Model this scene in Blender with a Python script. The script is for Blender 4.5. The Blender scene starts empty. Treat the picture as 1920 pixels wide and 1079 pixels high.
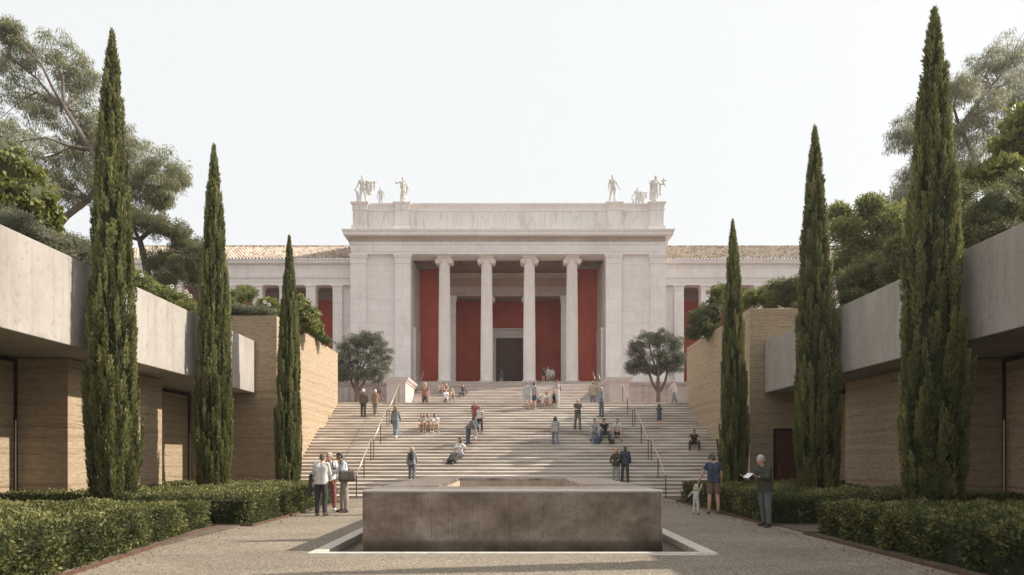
import bpy, bmesh, math, random
import numpy as np
from mathutils import Vector, Matrix, noise as mnoise
C = bpy.context.scene.collection
SC = bpy.context.scene
# ---------------------------------------------------------------- camera, sky, sun, exposure
F = 1300.0                       # focal length in pixels of a 1920 px wide frame
VX, VY, EYE = 956.0, 860.0, 1.6
cam_d = bpy.data.cameras.new('camera'); cam = bpy.data.objects.new('camera', cam_d); C.objects.link(cam)
cam.location = (0, 0, EYE); cam.rotation_euler = (math.radians(90), 0, 0)
cam_d.sensor_width = 36; cam_d.lens = F/1920*36
cam_d.shift_x = (960-VX)/1920; cam_d.shift_y = (VY-539.5)/1920
cam_d.clip_start = .1; cam_d.clip_end = 3000
SC.camera = cam
SUN_EL, SUN_ROT = math.radians(38), math.radians(81)
world = bpy.data.worlds.new('World'); SC.world = world; world.use_nodes = True
wn = world.node_tree.nodes; wl = world.node_tree.links
bg = wn['Background']; bg.inputs['Strength'].default_value = 0.095
sky = wn.new('ShaderNodeTexSky'); sky.sky_type = 'NISHITA'; sky.sun_disc = False
sky.sun_elevation = SUN_EL; sky.sun_rotation = SUN_ROT
sky.dust_density = 6; sky.air_density = 1.0; sky.ozone_density = 1.0; sky.altitude = 50
hz = wn.new('ShaderNodeMixRGB'); hz.inputs[0].default_value = .88; hz.inputs[2].default_value = (8.0, 8.12, 8.15, 1)
wl.new(sky.outputs[0], hz.inputs[1]); wl.new(hz.outputs[0], bg.inputs['Color'])
sd = bpy.data.lights.new('sun', 'SUN'); sd.energy = 5.0; sd.angle = math.radians(.6); sd.color = (1, .925, .82)
sun = bpy.data.objects.new('sun', sd); C.objects.link(sun)
sv = Vector((math.sin(SUN_ROT)*math.cos(SUN_EL), math.cos(SUN_ROT)*math.cos(SUN_EL), math.sin(SUN_EL)))
sun.rotation_euler = sv.to_track_quat('Z', 'Y').to_euler(); sun.location = (40, 30, 60)
SC.view_settings.view_transform = 'Standard'; SC.view_settings.look = 'None'
SC.view_settings.exposure = 0.42; SC.view_settings.gamma = 1.0
try: SC.view_settings.use_curve_mapping = False
except Exception: pass
SC.render.engine = 'CYCLES'
SC.cycles.max_bounces = 6; SC.cycles.transparent_max_bounces = 6

rnd = random.Random(7)
def wx(px, ppm): return (px-VX)/ppm
def wz(py, ppm): return EYE+(VY-py)/ppm
def wy(ppm): return F/ppm
# ---------------------------------------------------------------- materials
def _mat(name):
    m = bpy.data.materials.new(name); m.use_nodes = True
    return m, m.node_tree.nodes, m.node_tree.links, m.node_tree.nodes['Principled BSDF']
def ramp(n, stops):
    r = n.new('ShaderNodeValToRGB'); e = r.color_ramp.elements
    while len(e) > 1: e.remove(e[-1])
    e[0].position = stops[0][0]; e[0].color = (*stops[0][1], 1)
    for p, c in stops[1:]:
        k = e.new(p); k.color = (*c, 1)
    return r
def tex(n, l, scale, kind='noise', s=1.0, detail=6, rough=.6, dist=0, coord='Object', rot=(0, 0, 0)):
    tc = n.new('ShaderNodeTexCoord'); mp = n.new('ShaderNodeMapping')
    mp.inputs['Scale'].default_value = scale; mp.inputs['Rotation'].default_value = rot
    l.new(tc.outputs[coord], mp.inputs[0])
    if kind == 'noise':
        t = n.new('ShaderNodeTexNoise'); t.inputs['Scale'].default_value = s; t.inputs['Detail'].default_value = detail
        t.inputs['Roughness'].default_value = rough; t.inputs['Distortion'].default_value = dist
        l.new(mp.outputs[0], t.inputs['Vector']); return t.outputs['Fac']
    if kind == 'vor':
        t = n.new('ShaderNodeTexVoronoi'); t.inputs['Scale'].default_value = s
        l.new(mp.outputs[0], t.inputs['Vector']); return t.outputs['Color']
    if kind == 'vord':
        t = n.new('ShaderNodeTexVoronoi'); t.inputs['Scale'].default_value = s
        l.new(mp.outputs[0], t.inputs['Vector']); return t.outputs['Distance']
def mul(n, l, a, b, fac=1.0, mode='MULTIPLY'):
    m = n.new('ShaderNodeMixRGB'); m.blend_type = mode; m.inputs[0].default_value = fac
    l.new(a, m.inputs[1]); l.new(b, m.inputs[2]); return m.outputs[0]
def bump(n, l, p, h, strength, dist=.02):
    b = n.new('ShaderNodeBump'); b.inputs['Strength'].default_value = strength; b.inputs['Distance'].default_value = dist
    l.new(h, b.inputs['Height']); l.new(b.outputs[0], p.inputs['Normal'])
def simple(name, col, rough=.6, metal=0.0, var=.15, s=3.0, scale=(1, 1, 1)):
    m, n, l, p = _mat(name)
    t = tex(n, l, scale, s=s)
    r = ramp(n, [(.3, tuple(c*(1-var) for c in col)), (.7, tuple(min(1, c*(1+var)) for c in col))])
    l.new(t, r.inputs[0]); l.new(r.outputs[0], p.inputs['Base Color'])
    p.inputs['Roughness'].default_value = rough; p.inputs['Metallic'].default_value = metal
    return m
def marble(name, a, b, vein, vs=.5, rough=.55, scale=(1, 1, 1), rot=(0, .5, 0), joint=None, veinf=.6, dirtf=.4):
    m, n, l, p = _mat(name)
    big = tex(n, l, (.35, .35, .35), s=1, detail=5)
    r0 = ramp(n, [(.3, a), (.7, b)]); l.new(big, r0.inputs[0])
    v = tex(n, l, scale, s=vs, detail=8, rough=.65, dist=1.2, rot=rot)
    r1 = ramp(n, [(.36, vein), (.5, (1, 1, 1)), (.60, (.93, .92, .91)), (.68, (1, 1, 1))]); l.new(v, r1.inputs[0])
    c = mul(n, l, r0.outputs[0], r1.outputs[0], veinf)
    dirt = tex(n, l, (6, 6, .35), s=1.0, detail=6)
    r2 = ramp(n, [(.38, (.84, .81, .78)), (.56, (1, 1, 1))]); l.new(dirt, r2.inputs[0])
    c = mul(n, l, c, r2.outputs[0], dirtf)
    if joint:
        tc = n.new('ShaderNodeTexCoord'); mp = n.new('ShaderNodeMapping'); mp.inputs['Rotation'].default_value = (math.radians(90), 0, 0)
        mp.inputs['Location'].default_value = (.37, 0, .21)
        l.new(tc.outputs['Object'], mp.inputs[0])
        br = n.new('ShaderNodeTexBrick'); br.inputs['Scale'].default_value = 1; br.inputs['Brick Width'].default_value = joint[0]
        br.inputs['Row Height'].default_value = joint[1]; br.inputs['Mortar Size'].default_value = .012
        br.inputs['Color1'].default_value = (1, 1, 1, 1); br.inputs['Color2'].default_value = (.93, .92, .915, 1)
        br.inputs['Mortar'].default_value = (.68, .64, .6, 1)
        l.new(mp.outputs[0], br.inputs[0]); c = mul(n, l, c, br.outputs[0], .8)
    l.new(c, p.inputs['Base Color']); p.inputs['Roughness'].default_value = rough
    f = tex(n, l, (1, 1, 1), s=25, detail=4); bump(n, l, p, f, .15, .01)
    return m
M = {}
M['marble'] = marble('facade_marble', (.80, .745, .72), (.87, .825, .805), (.80, .765, .75), joint=(2.6, 1.05), veinf=.4, dirtf=.3)
M['attic'] = marble('attic_marble', (.76, .71, .675), (.86, .82, .785), (.66, .63, .61), vs=1.1, scale=(1.4, 1, .35), rot=(0, .45, 0), joint=(4.1, 3.5))
M['frieze'] = marble('shaded_frieze_marble', (.44, .36, .31), (.54, .46, .40), (.72, .66, .62), vs=1.0)  # darker than the facade: shade under the cornice put into the colour
M['column'] = marble('column_marble', (.80, .74, .705), (.86, .81, .775), (.84, .79, .75), vs=.8, scale=(1, 1, .4), veinf=.4, dirtf=.3)
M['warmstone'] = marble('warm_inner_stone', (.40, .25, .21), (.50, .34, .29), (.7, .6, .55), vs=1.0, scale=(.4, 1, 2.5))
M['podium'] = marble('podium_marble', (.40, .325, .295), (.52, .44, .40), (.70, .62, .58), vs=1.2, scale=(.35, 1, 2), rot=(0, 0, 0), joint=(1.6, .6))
M['pedestal'] = marble('pedestal_marble', (.55, .49, .45), (.64, .58, .54), (.75, .7, .66), vs=1.2)
M['statue'] = simple('statue_marble', (.62, .59, .545), .65, var=.16, s=5)
M['statue_rear'] = simple('weathered_statue_marble', (.55, .54, .52), .7, var=.12, s=5)
M['bronze'] = simple('bronze', (.26, .18, .12), .35, .85, var=.2, s=6)
M['railtop'] = simple('polished_bronze', (.55, .47, .36), .38, .55, var=.1, s=6)
M['frame'] = simple('dark_frame_metal', (.055, .032, .024), .4, .6, var=.2)
M['corten'] = simple('corten_steel', (.12, .065, .04), .75, .2, var=.3, s=8)
M['wooddoor'] = simple('red_brown_wood', (.10, .038, .022), .5, var=.25, s=2, scale=(14, 14, .6))
M['bark'] = simple('bark', (.15, .12, .10), .9, var=.4, s=6, scale=(4, 4, .7))
M['bark_dark'] = simple('dark_bark', (.07, .055, .045), .9, var=.4, s=6, scale=(4, 4, .7))
M['soil'] = simple('soil', (.11, .085, .06), .95, var=.4, s=4)
def m_stairs(name='sunlit_tread_marble', cols=((.36, .31, .265), (.54, .485, .425), (.67, .615, .55), (.72, .675, .62))):
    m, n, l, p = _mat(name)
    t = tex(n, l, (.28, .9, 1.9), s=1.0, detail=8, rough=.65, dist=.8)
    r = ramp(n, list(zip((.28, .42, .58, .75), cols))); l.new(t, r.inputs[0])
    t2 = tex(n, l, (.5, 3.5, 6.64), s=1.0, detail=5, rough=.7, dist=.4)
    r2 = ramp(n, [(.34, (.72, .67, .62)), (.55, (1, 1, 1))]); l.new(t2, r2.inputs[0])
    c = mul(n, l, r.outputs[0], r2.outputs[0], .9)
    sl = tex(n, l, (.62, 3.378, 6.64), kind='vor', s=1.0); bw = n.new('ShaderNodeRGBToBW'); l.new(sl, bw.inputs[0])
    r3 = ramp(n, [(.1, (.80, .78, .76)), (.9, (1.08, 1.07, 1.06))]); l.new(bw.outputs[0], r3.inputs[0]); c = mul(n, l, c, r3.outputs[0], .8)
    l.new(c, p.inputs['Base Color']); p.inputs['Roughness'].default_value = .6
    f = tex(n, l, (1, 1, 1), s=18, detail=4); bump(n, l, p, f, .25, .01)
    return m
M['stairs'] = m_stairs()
M['riser'] = m_stairs('shaded_riser_marble', ((.30, .26, .225), (.46, .41, .36), (.59, .53, .475), (.64, .585, .53)))  # light treads, dark risers: sun and shade on the steps painted in
M['stairs2'] = m_stairs('upper_stair_marble', ((.42, .36, .32), (.58, .51, .46), (.68, .61, .56), (.70, .65, .60)))
def m_red():
    m, n, l, p = _mat('red_plaster')
    t = tex(n, l, (.6, .6, .35), s=1, detail=7)
    r = ramp(n, [(.3, (.44, .082, .055)), (.7, (.60, .135, .09))]); l.new(t, r.inputs[0])
    l.new(r.outputs[0], p.inputs['Base Color']); p.inputs['Roughness'].default_value = .85
    return m
M['red'] = m_red()
def m_earth():
    m, n, l, p = _mat('rammed_earth')
    # horizontal lifts: bands along Z warped by a slow noise
    tc = n.new('ShaderNodeTexCoord')
    warp = tex(n, l, (.25, .25, .6), s=1.2, detail=3)
    sx = n.new('ShaderNodeSeparateXYZ'); l.new(tc.outputs['Object'], sx.inputs[0])
    ma = n.new('ShaderNodeMath'); ma.operation = 'MULTIPLY_ADD'; l.new(warp, ma.inputs[0]); ma.inputs[1].default_value = .34; l.new(sx.outputs[2], ma.inputs[2])
    cx = n.new('ShaderNodeCombineXYZ'); l.new(ma.outputs[0], cx.inputs[2])
    bn = n.new('ShaderNodeTexNoise'); bn.inputs['Scale'].default_value = 3.2; bn.inputs['Detail'].default_value = 5; bn.inputs['Roughness'].default_value = .7
    l.new(cx.outputs[0], bn.inputs['Vector'])
    r = ramp(n, [(.28, (.24, .165, .105)), (.42, (.36, .27, .18)), (.53, (.44, .34, .23)), (.60, (.31, .225, .15)), (.74, (.52, .42, .30))]); l.new(bn.outputs['Fac'], r.inputs[0])
    fine = tex(n, l, (3, 3, 13), s=1.6, detail=8, rough=.75)
    r2 = ramp(n, [(.32, (.50, .45, .40)), (.48, (.92, .91, .90)), (.7, (1.15, 1.13, 1.10))]); l.new(fine, r2.inputs[0])
    c = mul(n, l, r.outputs[0], r2.outputs[0], .9)
    # dark irregular joints every ~0.45 m
    w = n.new('ShaderNodeMath'); w.operation = 'MULTIPLY'; l.new(sx.outputs[2], w.inputs[0]); w.inputs[1].default_value = 2.3
    jn = tex(n, l, (.9, .9, .9), s=2.2, detail=4)
    w2 = n.new('ShaderNodeMath'); w2.operation = 'MULTIPLY_ADD'; l.new(jn, w2.inputs[0]); w2.inputs[1].default_value = .14; l.new(w.outputs[0], w2.inputs[2])
    fr = n.new('ShaderNodeMath'); fr.operation = 'FRACT'; l.new(w2.outputs[0], fr.inputs[0])
    r3 = ramp(n, [(0, (.55, .5, .45)), (.035, (.6, .55, .5)), (.07, (1, 1, 1)), (1, (1, 1, 1))]); l.new(fr.outputs[0], r3.inputs[0])
    patch = tex(n, l, (.8, .8, 2.5), s=1.5, detail=3)
    rp = ramp(n, [(.48, (0, 0, 0)), (.58, (1, 1, 1))]); l.new(patch, rp.inputs[0])
    mm = n.new('ShaderNodeMixRGB'); mm.blend_type = 'MULTIPLY'; l.new(rp.outputs[0], mm.inputs[0]); l.new(c, mm.inputs[1]); l.new(r3.outputs[0], mm.inputs[2])
    l.new(mm.outputs[0], p.inputs['Base Color']); p.inputs['Roughness'].default_value = .92
    h = mul(n, l, fine, r3.outputs[0], .6); bump(n, l, p, h, .5, .03)
    return m
M['earth'] = m_earth()
M['earthpanel'] = m_earth(); M['earthpanel'].name = 'glazed_earth_panel'
_p = M['earthpanel'].node_tree.nodes['Principled BSDF']; _p.inputs['Coat Weight'].default_value = .6; _p.inputs['Coat Roughness'].default_value = .08
def m_concrete():
    m, n, l, p = _mat('concrete')
    t = tex(n, l, (1, 1, .45), s=.9, detail=8, rough=.6)
    r = ramp(n, [(.3, (.31, .28, .245)), (.5, (.38, .345, .31)), (.7, (.44, .405, .365))]); l.new(t, r.inputs[0])
    pit = tex(n, l, (1, 1, .7), s=7.5, kind='noise', detail=6, rough=.75)
    r2 = ramp(n, [(.30, (.42, .39, .36)), (.37, (.84, .83, .82)), (.47, (1, 1, 1))]); l.new(pit, r2.inputs[0])
    c = mul(n, l, r.outputs[0], r2.outputs[0], .9)
    st = tex(n, l, (5, 5, .2), s=1.0, detail=5); r4 = ramp(n, [(.38, (.84, .82, .80)), (.52, (1, 1, 1))]); l.new(st, r4.inputs[0])
    c = mul(n, l, c, r4.outputs[0], .6)
    l.new(c, p.inputs['Base Color']); p.inputs['Roughness'].default_value = .8
    bump(n, l, p, pit, .3, .01)
    return m
M['concrete'] = m_concrete()
def m_gravel():
    m, n, l, p = _mat('exposed_aggregate')
    v = tex(n, l, (1, 1, 1), kind='vor', s=62)
    bw = n.new('ShaderNodeRGBToBW'); l.new(v, bw.inputs[0])
    r = ramp(n, [(.15, (.10, .08, .06)), (.45, (.215, .178, .135)), (.8, (.38, .325, .255))]); l.new(bw.outputs[0], r.inputs[0])
    big = tex(n, l, (.5, .9, 1), s=.7, detail=6)
    r2 = ramp(n, [(.3, (.80, .78, .76)), (.7, (1.12, 1.1, 1.08))]); l.new(big, r2.inputs[0])
    c = mul(n, l, r.outputs[0], r2.outputs[0])
    st_ = tex(n, l, (.25, .5, 1), s=1.3, detail=4, dist=1.0)
    rs = ramp(n, [(.36, (.84, .82, .80)), (.5, (1, 1, 1))]); l.new(st_, rs.inputs[0]); c = mul(n, l, c, rs.outputs[0], .8)
    mid = tex(n, l, (1, 1, 1), s=9, detail=5, rough=.7)
    r3 = ramp(n, [(.35, (.80, .79, .78)), (.6, (1.06, 1.06, 1.05))]); l.new(mid, r3.inputs[0]); c = mul(n, l, c, r3.outputs[0], .8)
    l.new(c, p.inputs['Base Color']); p.inputs['Roughness'].default_value = .85
    d = tex(n, l, (1, 1, 1), kind='vord', s=52); bump(n, l, p, d, .5, .012)
    return m
M['gravel'] = m_gravel()
def m_fountain():
    m, n, l, p = _mat('wet_brown_stone')
    a = tex(n, l, (1.0, 1.0, 1.1), s=1.1, detail=10, rough=.68, dist=.35)
    r = ramp(n, [(.34, (.085, .058, .040)), (.45, (.165, .122, .088)), (.54, (.235, .188, .148)), (.66, (.38, .325, .27))]); l.new(a, r.inputs[0])
    s = tex(n, l, (30, 30, .35), s=1.0, detail=4, rough=.6)
    r2 = ramp(n, [(.36, (.66, .60, .55)), (.5, (1, 1, 1)), (.62, (1.0, 1.0, 1.0)), (.70, (1.6, 1.52, 1.42))]); l.new(s, r2.inputs[0])
    where = tex(n, l, (1.1, 1.1, .7), s=1.0, detail=3); rw = ramp(n, [(.42, (0, 0, 0)), (.6, (1, 1, 1))]); l.new(where, rw.inputs[0])
    mm = n.new('ShaderNodeMixRGB'); mm.blend_type = 'MULTIPLY'; l.new(rw.outputs[0], mm.inputs[0]); l.new(r.outputs[0], mm.inputs[1]); l.new(r2.outputs[0], mm.inputs[2])
    v = tex(n, l, (.6, .6, 1.4), s=1.4, detail=6, dist=2.2, rot=(0, .5, 0)); r5 = ramp(n, [(.46, (1, 1, 1)), (.49, (.80, .77, .74)), (.52, (1, 1, 1))]); l.new(v, r5.inputs[0])
    c = mul(n, l, mm.outputs[0], r5.outputs[0], .8)
    # darker band with a streaky edge just above the pool
    tc = n.new('ShaderNodeTexCoord'); sx = n.new('ShaderNodeSeparateXYZ'); l.new(tc.outputs['Object'], sx.inputs[0])
    ad = n.new('ShaderNodeMath'); ad.operation = 'MULTIPLY_ADD'; l.new(s, ad.inputs[0]); ad.inputs[1].default_value = -.25; l.new(sx.outputs[2], ad.inputs[2])
    r6 = ramp(n, [(0, (.30, .30, .27)), (.05, (1, 1, 1))]); l.new(ad.outputs[0], r6.inputs[0])
    c = mul(n, l, c, r6.outputs[0], .85)
    jx = n.new('ShaderNodeMath'); jx.operation = 'PINGPONG'; l.new(sx.outputs[0], jx.inputs[0]); jx.inputs[1].default_value = 1.32
    rj = ramp(n, [(0, (.35, .33, .30)), (.004, (.4, .38, .35)), (.008, (1, 1, 1))]); l.new(jx.outputs[0], rj.inputs[0]); c = mul(n, l, c, rj.outputs[0], .8)
    l.new(c, p.inputs['Base Color'])
    rr = ramp(n, [(.35, (.22,)*3), (.65, (.42,)*3)]); l.new(where, rr.inputs[0]); l.new(rr.outputs[0], p.inputs['Roughness'])
    bump(n, l, p, a, .12, .02); p.inputs['Coat Weight'].default_value = .5; p.inputs['Coat Roughness'].default_value = .12
    return m
M['fountain'] = m_fountain()
def m_water(name, col, s=6):
    m, n, l, p = _mat(name)
    p.inputs['Base Color'].default_value = (*col, 1); p.inputs['Roughness'].default_value = .06
    p.inputs['Specular IOR Level'].default_value = .6
    w = tex(n, l, (.6, 3, 1), s=s, detail=3); bump(n, l, p, w, .35, .02)
    return m
M['lining'] = marble('sunlit_basin_stone', (.42, .34, .25), (.55, .46, .35), (.6, .5, .42), vs=2, scale=(8, 8, .5), rot=(0, 0, 0))  # same stone as the basin, lightened: sun on its inner walls painted in
M['pool'] = m_water('dark_pool_water', (.035, .03, .022))
M['film'] = m_water('basin_water', (.10, .09, .075), 3)
M['wetfilm'] = m_water('wet_top_film', (.20, .17, .15), 9); M['wetfilm'].node_tree.nodes['Principled BSDF'].inputs['Roughness'].default_value = .22
M['lip'] = m_water('wet_lip_highlight', (.50, .49, .475), 9); M['lip'].node_tree.nodes['Principled BSDF'].inputs['Roughness'].default_value = .2  # overflowing water, its bright highlight put into the pale base colour
M['rim'] = marble('rim_marble', (.56, .51, .44), (.66, .61, .53), (.6, .56, .52), vs=3)
def m_tile():
    m, n, l, p = _mat('roof_tile')
    v = tex(n, l, (4.2, 2.6, 1), kind='vor', s=1.0)
    bw = n.new('ShaderNodeRGBToBW'); l.new(v, bw.inputs[0])
    r = ramp(n, [(.15, (.27, .18, .125)), (.4, (.41, .33, .255)), (.6, (.50, .42, .335)), (.85, (.57, .51, .43))]); l.new(bw.outputs[0], r.inputs[0])
    l.new(r.outputs[0], p.inputs['Base Color']); p.inputs['Roughness'].default_value = .85
    return m
M['tile'] = m_tile()
def m_glass():
    m, n, l, p = _mat('dark_glass')
    p.inputs['Base Color'].default_value = (.06, .045, .03, 1); p.inputs['Roughness'].default_value = .04
    tr = n.new('ShaderNodeBsdfTransparent'); tr.inputs[0].default_value = (.75, .66, .55, 1)
    mx = n.new('ShaderNodeMixShader'); fr = n.new('ShaderNodeFresnel'); fr.inputs[0].default_value = 1.5
    ad = n.new('ShaderNodeMath'); ad.operation = 'ADD'; ad.inputs[1].default_value = .12; l.new(fr.outputs[0], ad.inputs[0])
    l.new(ad.outputs[0], mx.inputs[0]); l.new(tr.outputs[0], mx.inputs[1]); l.new(p.outputs[0], mx.inputs[2])
    l.new(mx.outputs[0], n['Material Output'].inputs[0])
    return m
M['glass'] = m_glass()
def m_leaf(name, dark, mid, light, trans=.35, rough=.55):
    m, n, l, p = _mat(name)
    at = n.new('ShaderNodeAttribute'); at.attribute_name = 'tint'
    r = ramp(n, [(0, dark), (.5, mid), (1, light)]); l.new(at.outputs['Fac'], r.inputs[0])
    l.new(r.outputs[0], p.inputs['Base Color']); p.inputs['Roughness'].default_value = rough
    tl = n.new('ShaderNodeBsdfTranslucent'); l.new(r.outputs[0], tl.inputs[0])
    mx = n.new('ShaderNodeMixShader'); mx.inputs[0].default_value = trans
    l.new(p.outputs[0], mx.inputs[1]); l.new(tl.outputs[0], mx.inputs[2]); l.new(mx.outputs[0], n['Material Output'].inputs[0])
    return m
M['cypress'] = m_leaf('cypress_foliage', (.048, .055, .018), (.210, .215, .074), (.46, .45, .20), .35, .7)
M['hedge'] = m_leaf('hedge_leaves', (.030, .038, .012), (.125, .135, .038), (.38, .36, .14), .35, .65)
M['euca'] = m_leaf('eucalyptus_leaves', (.12, .125, .065), (.26, .265, .135), (.42, .41, .235), .45)
M['euca2'] = m_leaf('pale_eucalyptus_leaves', (.17, .175, .11), (.31, .31, .185), (.46, .445, .28), .45)
M['olive'] = m_leaf('olive_leaves', (.07, .072, .048), (.15, .155, .10), (.25, .25, .18), .3, .7)
M['pine'] = m_leaf('pine_needles', (.07, .072, .032), (.155, .155, .065), (.25, .24, .115), .35, .7)
M['shrub'] = m_leaf('shrub_leaves', (.06, .07, .026), (.15, .16, .058), (.28, .275, .115), .35, .65)
M['lightshrub'] = m_leaf('light_shrub_leaves', (.10, .115, .03), (.22, .235, .065), (.38, .38, .14), .4, .6)
M['grayshrub'] = m_leaf('grey_shrub_leaves', (.085, .09, .052), (.18, .18, .11), (.29, .28, .185), .35, .65)
M['broad'] = m_leaf('broad_leaves', (.08, .09, .022), (.19, .205, .045), (.34, .34, .10), .4, .55)
M['petal'] = simple('white_petals', (.75, .70, .66), .6, var=.08)
CL = {}
def cloth(col, rough=.85):
    g_ = sum(col)/3; col = tuple(c*.76+g_*.24 for c in col)
    k = tuple(round(c, 3) for c in col)
    if k not in CL:
        m, n, l, p = _mat('cloth')
        t = tex(n, l, (1, 1, 1), s=6, detail=5)
        r = ramp(n, [(.3, tuple(c*.78 for c in col)), (.7, tuple(min(1, c*1.15) for c in col))]); l.new(t, r.inputs[0])
        l.new(r.outputs[0], p.inputs['Base Color']); p.inputs['Roughness'].default_value = rough
        CL[k] = m
    return CL[k]
SKIN = simple('skin', (.55, .33, .235), .55, var=.06, s=9)
SKIN2 = simple('tanned_skin', (.42, .24, .16), .55, var=.06, s=9)
EYE_M = simple('eye', (.03, .025, .02), .2, var=.01)
# ---------------------------------------------------------------- object helpers
def tag(o, label=None, cat=None, group=None, kind=None):
    if label: o['label'] = label
    if cat: o['category'] = cat
    if group: o['group'] = group
    if kind: o['kind'] = kind
    return o
def empty(name, loc=(0, 0, 0), rz=0, label=None, cat=None, group=None):
    o = bpy.data.objects.new(name, None); C.objects.link(o); o.location = loc; o.rotation_euler = (0, 0, rz)
    o.empty_display_size = .3
    return tag(o, label, cat, group)
def link(name, me, mat, parent=None, local=False):
    o = bpy.data.objects.new(name, me); C.objects.link(o)
    if mat:
        if len(me.materials) == 0: me.materials.append(mat)
    if parent:
        o.parent = parent
        if not local:
            top = parent; mw = Matrix.Identity(4)
            chain = []
            while top: chain.append(top); top = top.parent
            for q in reversed(chain): mw = mw @ (q.matrix_parent_inverse if q.parent else Matrix.Identity(4)) @ Matrix.LocRotScale(q.location, q.rotation_euler, q.scale)
            o.matrix_parent_inverse = mw.inverted()
    return o
class MB:
    def __init__(s): s.v = []; s.f = []
    def box(s, x0, x1, y0, y1, z0, z1):
        b = len(s.v); s.v += [(x0, y0, z0), (x1, y0, z0), (x1, y1, z0), (x0, y1, z0), (x0, y0, z1), (x1, y0, z1), (x1, y1, z1), (x0, y1, z1)]
        s.f += [tuple(b+i for i in q) for q in ((3, 2, 1, 0), (4, 5, 6, 7), (0, 1, 5, 4), (1, 2, 6, 5), (2, 3, 7, 6), (3, 0, 4, 7))]; return s
    def loft(s, x0, x1, y0, y1, prof):
        "rectangular rings at height z grown outwards by o: prof=[(z,o),...]"
        b = len(s.v); n = len(prof)
        for z, o in prof: s.v += [(x0-o, y0-o, z), (x1+o, y0-o, z), (x1+o, y1+o, z), (x0-o, y1+o, z)]
        for i in range(n-1):
            for k in range(4):
                a = b+4*i+k; c = b+4*i+(k+1) % 4; s.f.append((a, c, c+4, a+4))
        s.f.append((b+3, b+2, b+1, b)); e = b+4*(n-1); s.f.append((e, e+1, e+2, e+3)); return s
    def prism(s, pts, x0, x1):
        "polygon in (y,z) extruded along x"
        b = len(s.v); n = len(pts)
        s.v += [(x0, y, z) for y, z in pts]+[(x1, y, z) for y, z in pts]
        for i in range(n): j = (i+1) % n; s.f.append((b+i, b+n+i, b+n+j, b+j))
        s.f.append(tuple(b+i for i in range(n))); s.f.append(tuple(b+n+i for i in reversed(range(n)))); return s
    def tube(s, pts, rad, seg=8, cap=True):
        "tapered tube through points"
        b = len(s.v); P = [Vector(p) for p in pts]; n = len(P)
        if not hasattr(rad, '__len__'): rad = [rad]*n
        prev = None
        for i in range(n):
            d = (P[min(i+1, n-1)]-P[max(i-1, 0)]).normalized()
            if prev is None: u = d.orthogonal().normalized()
            else:
                u = prev-d*prev.dot(d); u = u.normalized() if u.length > 1e-5 else d.orthogonal().normalized()
            prev = u; w = d.cross(u)
            for k in range(seg):
                a = 2*math.pi*k/seg; s.v.append(tuple(P[i]+(u*math.cos(a)+w*math.sin(a))*rad[i]))
        for i in range(n-1):
            for k in range(seg):
                a = b+i*seg+k; c = b+i*seg+(k+1) % seg; s.f.append((a, c, c+seg, a+seg))
        if cap: s.f.append(tuple(b+k for k in reversed(range(seg)))); s.f.append(tuple(b+(n-1)*seg+k for k in range(seg)))
        return s
    def lathe(s, cx, cy, prof, seg=32, rfun=None):
        b = len(s.v); n = len(prof)
        for r, z in prof:
            for k in range(seg):
                a = 2*math.pi*k/seg; q = r if rfun is None else rfun(r, z, a)
                s.v.append((cx+q*math.cos(a), cy+q*math.sin(a), z))
        for i in range(n-1):
            for k in range(seg):
                a = b+i*seg+k; c = b+i*seg+(k+1) % seg; s.f.append((a, c, c+seg, a+seg))
        s.f.append(tuple(b+k for k in reversed(range(seg)))); s.f.append(tuple(b+(n-1)*seg+k for k in range(seg))); return s
    def mesh(s, name):
        me = bpy.data.meshes.new(name); me.from_pydata(s.v, [], s.f); me.update(); return me
    def build(s, name, mat, parent=None, smooth=False, bevel=0, local=False):
        me = s.mesh(name)
        if smooth: me.polygons.foreach_set('use_smooth', [True]*len(me.polygons))
        o = link(name, me, mat, parent, local)
        if bevel:
            b = o.modifiers.new('bevel', 'BEVEL'); b.width = bevel; b.segments = 2; b.limit_method = 'ANGLE'
        return o
def box(x0, x1, y0, y1, z0, z1): return MB().box(x0, x1, y0, y1, z0, z1)
def struct(name, mb, mat): return tag(mb.build(name, mat), kind='structure')
# ================================================================= GROUND AND TERRACES
zL = 4.67                                     # landing height
rW = 9.43; rWR = 9.70                         # stair width to each side wall
Y0, Y1 = 27.7, 38.0                           # foot and head of the first flight
g = MB()
# ground sheet with a hole for the sunken pool
PX0, PX1, PY0, PY1 = -3.12, 3.20, 11.67, 24.0
for (a, b, c, d) in ((-700, PX0-.2, -700, 700), (PX1+.2, 700, -700, 700), (PX0-.2, PX1+.2, -700, PY0-.2), (PX0-.2, PX1+.2, PY1+.2, 700)):
    k = len(g.v); g.v += [(a, c, 0), (b, c, 0), (b, d, 0), (a, d, 0)]; g.f.append((k, k+1, k+2, k+3))
struct('ground', g, M['gravel'])
struct('landing', box(-34, 34, Y1+.01, 60, 0.02, zL), M['podium'])
struct('garden_terrace', MB().box(-70, -16.6, -8, Y0+.4, .03, 6.2).box(-16.6, -10.75, -8, Y0+.4, 6.36, 6.38), M['soil'])
struct('garden_terrace', MB().box(16.6, 70, -8, Y0+.4, .03, 6.2).box(10.75, 16.6, -8, Y0+.4, 6.36, 6.38), M['soil'])
struct('upper_garden', MB().box(-70, -9.95, Y0+1.0, Y1-.45, .03, 7.1).box(-70, -17, Y1-.45, 59, .03, 7.1), M['soil'])
struct('upper_garden', MB().box(10.2, 70, Y0+1.0, Y1-.45, .03, 7.3).box(17, 70, Y1-.45, 59, .03, 7.3), M['soil'])
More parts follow.
